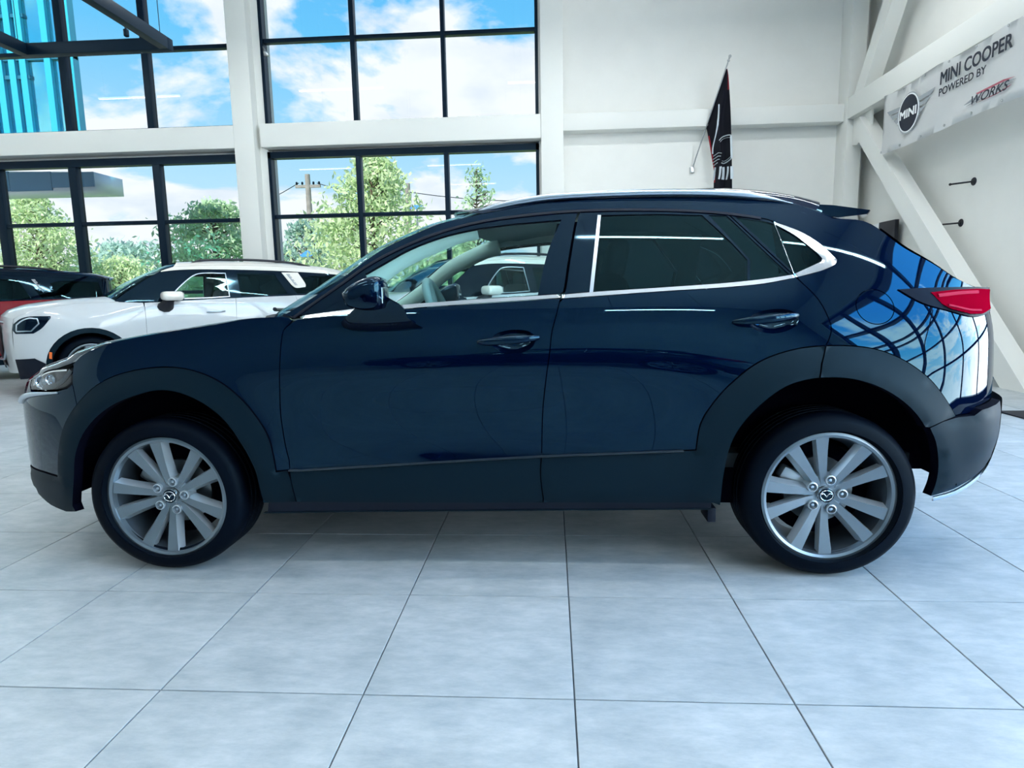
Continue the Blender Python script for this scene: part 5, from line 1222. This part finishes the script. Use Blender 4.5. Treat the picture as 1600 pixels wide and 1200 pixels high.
# suspended dark steel frame, upper left
t = empty('hanging_rig', (-6.1, 5.3, 4.4)); tag(t, 'dark rectangular steel frame hanging from the ceiling at upper left', 'hanging frame')
bw, bh = .055, .15
for nm, b in (('frame_bar', (-1.05, 1.03, 1.66, 1.78, 0, bh)), ('frame_bar', (-1.05, 1.03, -1.78, -1.66, 0, bh)), ('frame_bar', (-1.05, -.93, -1.66, 1.66, 0, bh)), ('frame_bar', (.91, 1.03, -1.66, 1.66, 0, bh))): box(nm, b, M['dark_metal'], t, .006)
for x in (-.99, .97):
    for y in (-1.6, 1.6): tube('cable', [(x, y, bh), (x, y, ZC-4.4)], .005, M['wire'], t, 5)
bm = bmesh.new(); rbox_bm(bm, Vector((.50, 1.62, .20)), (.06, .06, .10), .02); tube_bm(bm, [(.50, 1.62, .25), (.48, 1.62, .31), (.52, 1.62, .33), (.54, 1.62, .28)], .012, 6, True); from_bm('shackle', bm, M['dark_metal'], t, 50)

# ------------------------------------------------------------------ outdoors
def ground():
    struct(box('trim_10', (-70, 40, YB+.3, 120, -.35, -.20), M['asphalt']))
    tag(box('lawn', (-60, 30, 17.6, 60, -.20, -.155), M['grass']), 'green lawn strip outside beyond the windows', 'grass', kind='stuff')
ground()
def tree(name, x, y, h, w, label, leaf, base=.6, n=2600, shape='round', ls=.16, seed=1, trunk=.12):
    rg = random.Random(seed); root = empty(name, (x, y, -.15)); tag(root, label, 'tree', 'trees outside')
    tube('trunk', [(0, 0, 0), (.03*w, 0, h*.35), (-.02*w, 0, h*.65), (0, 0, h*.93)], [trunk, trunk*.8, trunk*.5, .02], M['bark'], root, 8)
    # limbs with foliage clouds round their ends
    cl = []; bm = bmesh.new()
    for k in range(26):
        t = (k+.5)/26; z = base+(h-base)*t**.9
        rad = w/2*((1-t)**.75*1.05+.06 if shape == 'cone' else math.sin(PI*min(1, .12+t*.86))**.8)
        for q in range(3 if shape == 'cone' else 4):
            a = rg.random()*2*PI; r = rad*(.45+.6*rg.random()); p = Vector((r*math.cos(a), r*math.sin(a), z+rad*.18*rg.uniform(-1, 1))); cl.append((p, max(.22, rad*.42)))
            tube_bm(bm, [Vector((0, 0, max(.3, z-rad*.35))), p*.6+Vector((0, 0, z*.38)), p], [.028, .018, .006], 4, False)
    from_bm('branches', bm, M['bark'], root)
    V = []; F = []
    for i in range(int(n*1.25)):
        c, s = cl[rg.randrange(len(cl))]; o = Vector((rg.gauss(0, 1), rg.gauss(0, 1), rg.gauss(0, .75)))*s*.62; p = c+o
        if p.z < max(.25, base*.7): continue
        u = Vector((rg.gauss(0, 1), rg.gauss(0, 1), rg.gauss(0, .6))).normalized(); v = u.orthogonal().normalized(); v.rotate(Matrix.Rotation(rg.random()*6.3, 3, u)); l = ls*rg.uniform(.6, 1.3)
        k = len(V); wv = u.cross(v)
        V += [p-v*l, p+wv*l*.42, p+v*l, p-wv*l*.42]; F.append((k, k+1, k+2, k+3))
    me = bpy.data.meshes.new('foliage'); me.from_pydata([tuple(q) for q in V], [], F); f = mesh_obj('foliage', me, M[leaf], root); f['kind'] = 'stuff'
    return root
tree('leafy_tree', -5.75, 19, 5.75, 4.6, 'tall light green tree with pointed crown outside the right window', 'leaf_light', .9, 7000, 'cone', 0.105, 3)
tree('leafy_tree', -2.38, 19, 5.25, 1.5, 'thin young tree just left of the wall outside the right window', 'leaf_mid', 2.2, 520, 'cone', 0.087, 4, .04)
tree('leafy_tree', -9.2, 22, 4.0, 3.2, 'low cool green tree left of the pointed tree outside', 'leaf_cool', .5, 3600, 'round', 0.099, 5)
tree('leafy_tree', -11.9, 20.5, 4.55, 3.1, 'round green tree beside the white column outside the left window', 'leaf_mid', .8, 5200, 'round', 0.105, 6)
tree('leafy_tree', -19.7, 22, 5.2, 2.9, 'light green tree under the canopy edge outside the left window', 'leaf_light', .7, 5200, 'round', 0.105, 7)
tree('leafy_tree', -18.3, 24.5, 2.95, 3.4, 'low bright green bush tree in the middle of the left window', 'leaf_light', .3, 4200, 'round', 0.105, 8)
tree('leafy_tree', -24.6, 34, 4.4, 6.0, 'distant dark green tree above the pale house roof', 'leaf_cool', .5, 4200, 'round', 0.161, 9)
tree('leafy_tree', -4.0, 25, 3.6, 3.4, 'low light green tree behind the pointed tree to its right', 'leaf_light', .4, 3600, 'round', 0.112, 10)

def pole(x, y, h, label, arms):
    r = empty('utility_pole', (x, y, -.15)); tag(r, label, 'utility pole', 'utility poles')
    tube('mast', [(0, 0, 0), (.0, 0, h)], [.16, .11], M['wood_pole'], r, 10)
    for z, w in arms:
        box('crossarm', (-w, w, -.05, .05, z-.06, z+.06), M['wood_pole'], r)
        for k in (-.9, -.45, .45, .9): lathe('insulator', [(.0, .20), (.04, .19), (.05, .12), (.03, .06)], 8, M['cladding'], r, (k*w, 0, z), 'z')
pole(-10.5, 26, 6.5, 'wooden utility pole with crossarm left of the pointed tree', [(6.0, .55)])
pole(-6.15, 26, 6.0, 'bare wooden utility pole behind the pointed tree', [])
pole(-24.0, 39, 6.6, 'far utility pole beside the pale house', [(6.2, .6)])
def wires():
    for i, (p, q, sag, nm) in enumerate([((-10.9, 26, 6.0), (-26, 40, 6.2), .7, 'upper black power line from the crossarm pole to the far pole'), ((-10.1, 26, 5.98), (-6.15, 26, 5.6), .25, 'short black power line between the two near poles'), ((-6.15, 26, 5.5), (9, 27, 6.2), .8, 'black power line running right from the bare pole')]):
        p, q = Vector(p), Vector(q); pts = [p.lerp(q, t)-Vector((0, 0, sag*4*t*(1-t))) for t in np.linspace(0, 1, 14)]
        tag(tube('power_line', pts, .018, M['wire'], None, 5), nm, 'cable', 'power lines')
wires()
def signpost(x, y, z, w, h, label):
    r = empty('street_sign', (x, y, -.15)); tag(r, label, 'sign', 'blue signs outside')
    tube('post', [(0, .06, 0), (0, .06, z+.15)], .04, M['metal'], r, 8)
    prism('sign_board', [(-w/2, z+.02), (w/2*.3, z+h), (w/2, z+.05), (w/2*.2, z-.02)], 'y', -.03, .03, M['sign_blue'], r)
signpost(-5.06, 22.5, 4.47, .56, .22, 'small blue sign right of the pointed tree'); signpost(-8.27, 19.5, 2.60, .50, .22, 'small blue sign low left of the pointed tree')
def house():
    r = empty('house', (-27.2, 40, -.15)); tag(r, 'pale house with grey gabled roof far off in the left window', 'building')
    prism('wall', [(-2.4, 0), (2.4, 0), (2.4, 3.2), (0, 4.9), (-2.4, 3.2)], 'y', 0, 6, M['house'], r)
    bm = bmesh.new()
    for s in (-1, 1):
        A = [(s*2.7, -.2, 3.05), (0, -.2, 5.0), (0, 6.2, 5.0), (s*2.7, 6.2, 3.05)]; v = [bm.verts.new(p) for p in A]+[bm.verts.new((p[0], p[1], p[2]+.12)) for p in A]
        for f in ((0,1,2,3),(4,5,6,7),(0,1,5,4),(1,2,6,5),(2,3,7,6),(3,0,4,7)): bm.faces.new([v[i] for i in f])
    from_bm('roof', bm, M['house_roof'], r)
    for k, x in enumerate((-1.2, 1.0)):
        w = box('window', (x-.4, x+.4, -.06, .02, 1.4, 2.5), M['white'], r); box('pane', (x-.34, x+.34, -.07, -.05, 1.46, 2.44), M['fascia'], w)
house()
def wing():
    """glazed wing of the same building outside, with a flat entrance canopy"""
    r = empty('glass_wing', (-14.6, 15, 0)); tag(r, 'cyan glazed wing of the building outside at upper left', 'building')
    X0, X1 = -5.5, 2.25
    box('roof_slab', (X0, X1+.05, -.1, .8, 9.4, 9.8), M['soffit'], r)
    box('floor_slab', (X0, X1, 0, .8, 5.1, 5.45), M['soffit'], r)
    box('rear_wall', (X0, X1-4.2, .7, .8, 5.4, 9.4), M['soffit'], r)
    xs = [X1, X1-.62, X1-1.30, X1-1.60, X1-1.95, X1-2.3, X1-3.2, X1-4.2, X1-5.2, X1-6.2]
    for i, x in enumerate(xs):
        box('glazing_post', (x-.17 if i not in (0,) else x-.12, x, 0, .22, 5.4, 9.4), M['cyan'], r)
    for z in (6.9, 7.35, 8.4): box('glazing_rail', (X0, X1-1.25 if z != 7.35 else X1, .03, .19, z, z+.09), M['cyan_dark'], r)
    for a, b in zip(xs[1:], xs): box('glazing_panel', (a, b-.17, .10, .12, 5.4, 9.4), M['cyan_glass'], r)
    c = empty('entrance_canopy', (-17.5, 16, 4.2)); tag(c, 'blue grey flat canopy sticking out outside the left window', 'canopy')
    prism('canopy_slab', [(-9, .10), (4.66, 0.0), (4.66, .50), (-9, .95)], 'y', 0, 1.2, M['soffit'], c)
    for k in range(9):
        x = 4.66-k*1.25; z1 = .50+.45*(4.66-x)/13.66; box('fascia_panel', (x-1.24, x, -.04, 0, .10 if k == 0 else .02+.09*(4.66-x)/13.66, z1), M['fascia'], c)
    for x in (-6.5, -1.0): tube('canopy_post', [(x, .6, -4.32), (x, .6, .1)], .12, M['metal'], c, 10)
M['cyan_glass'] = glass('cyan_glass', (.45, .88, .95), .9, 1.5)
wing()
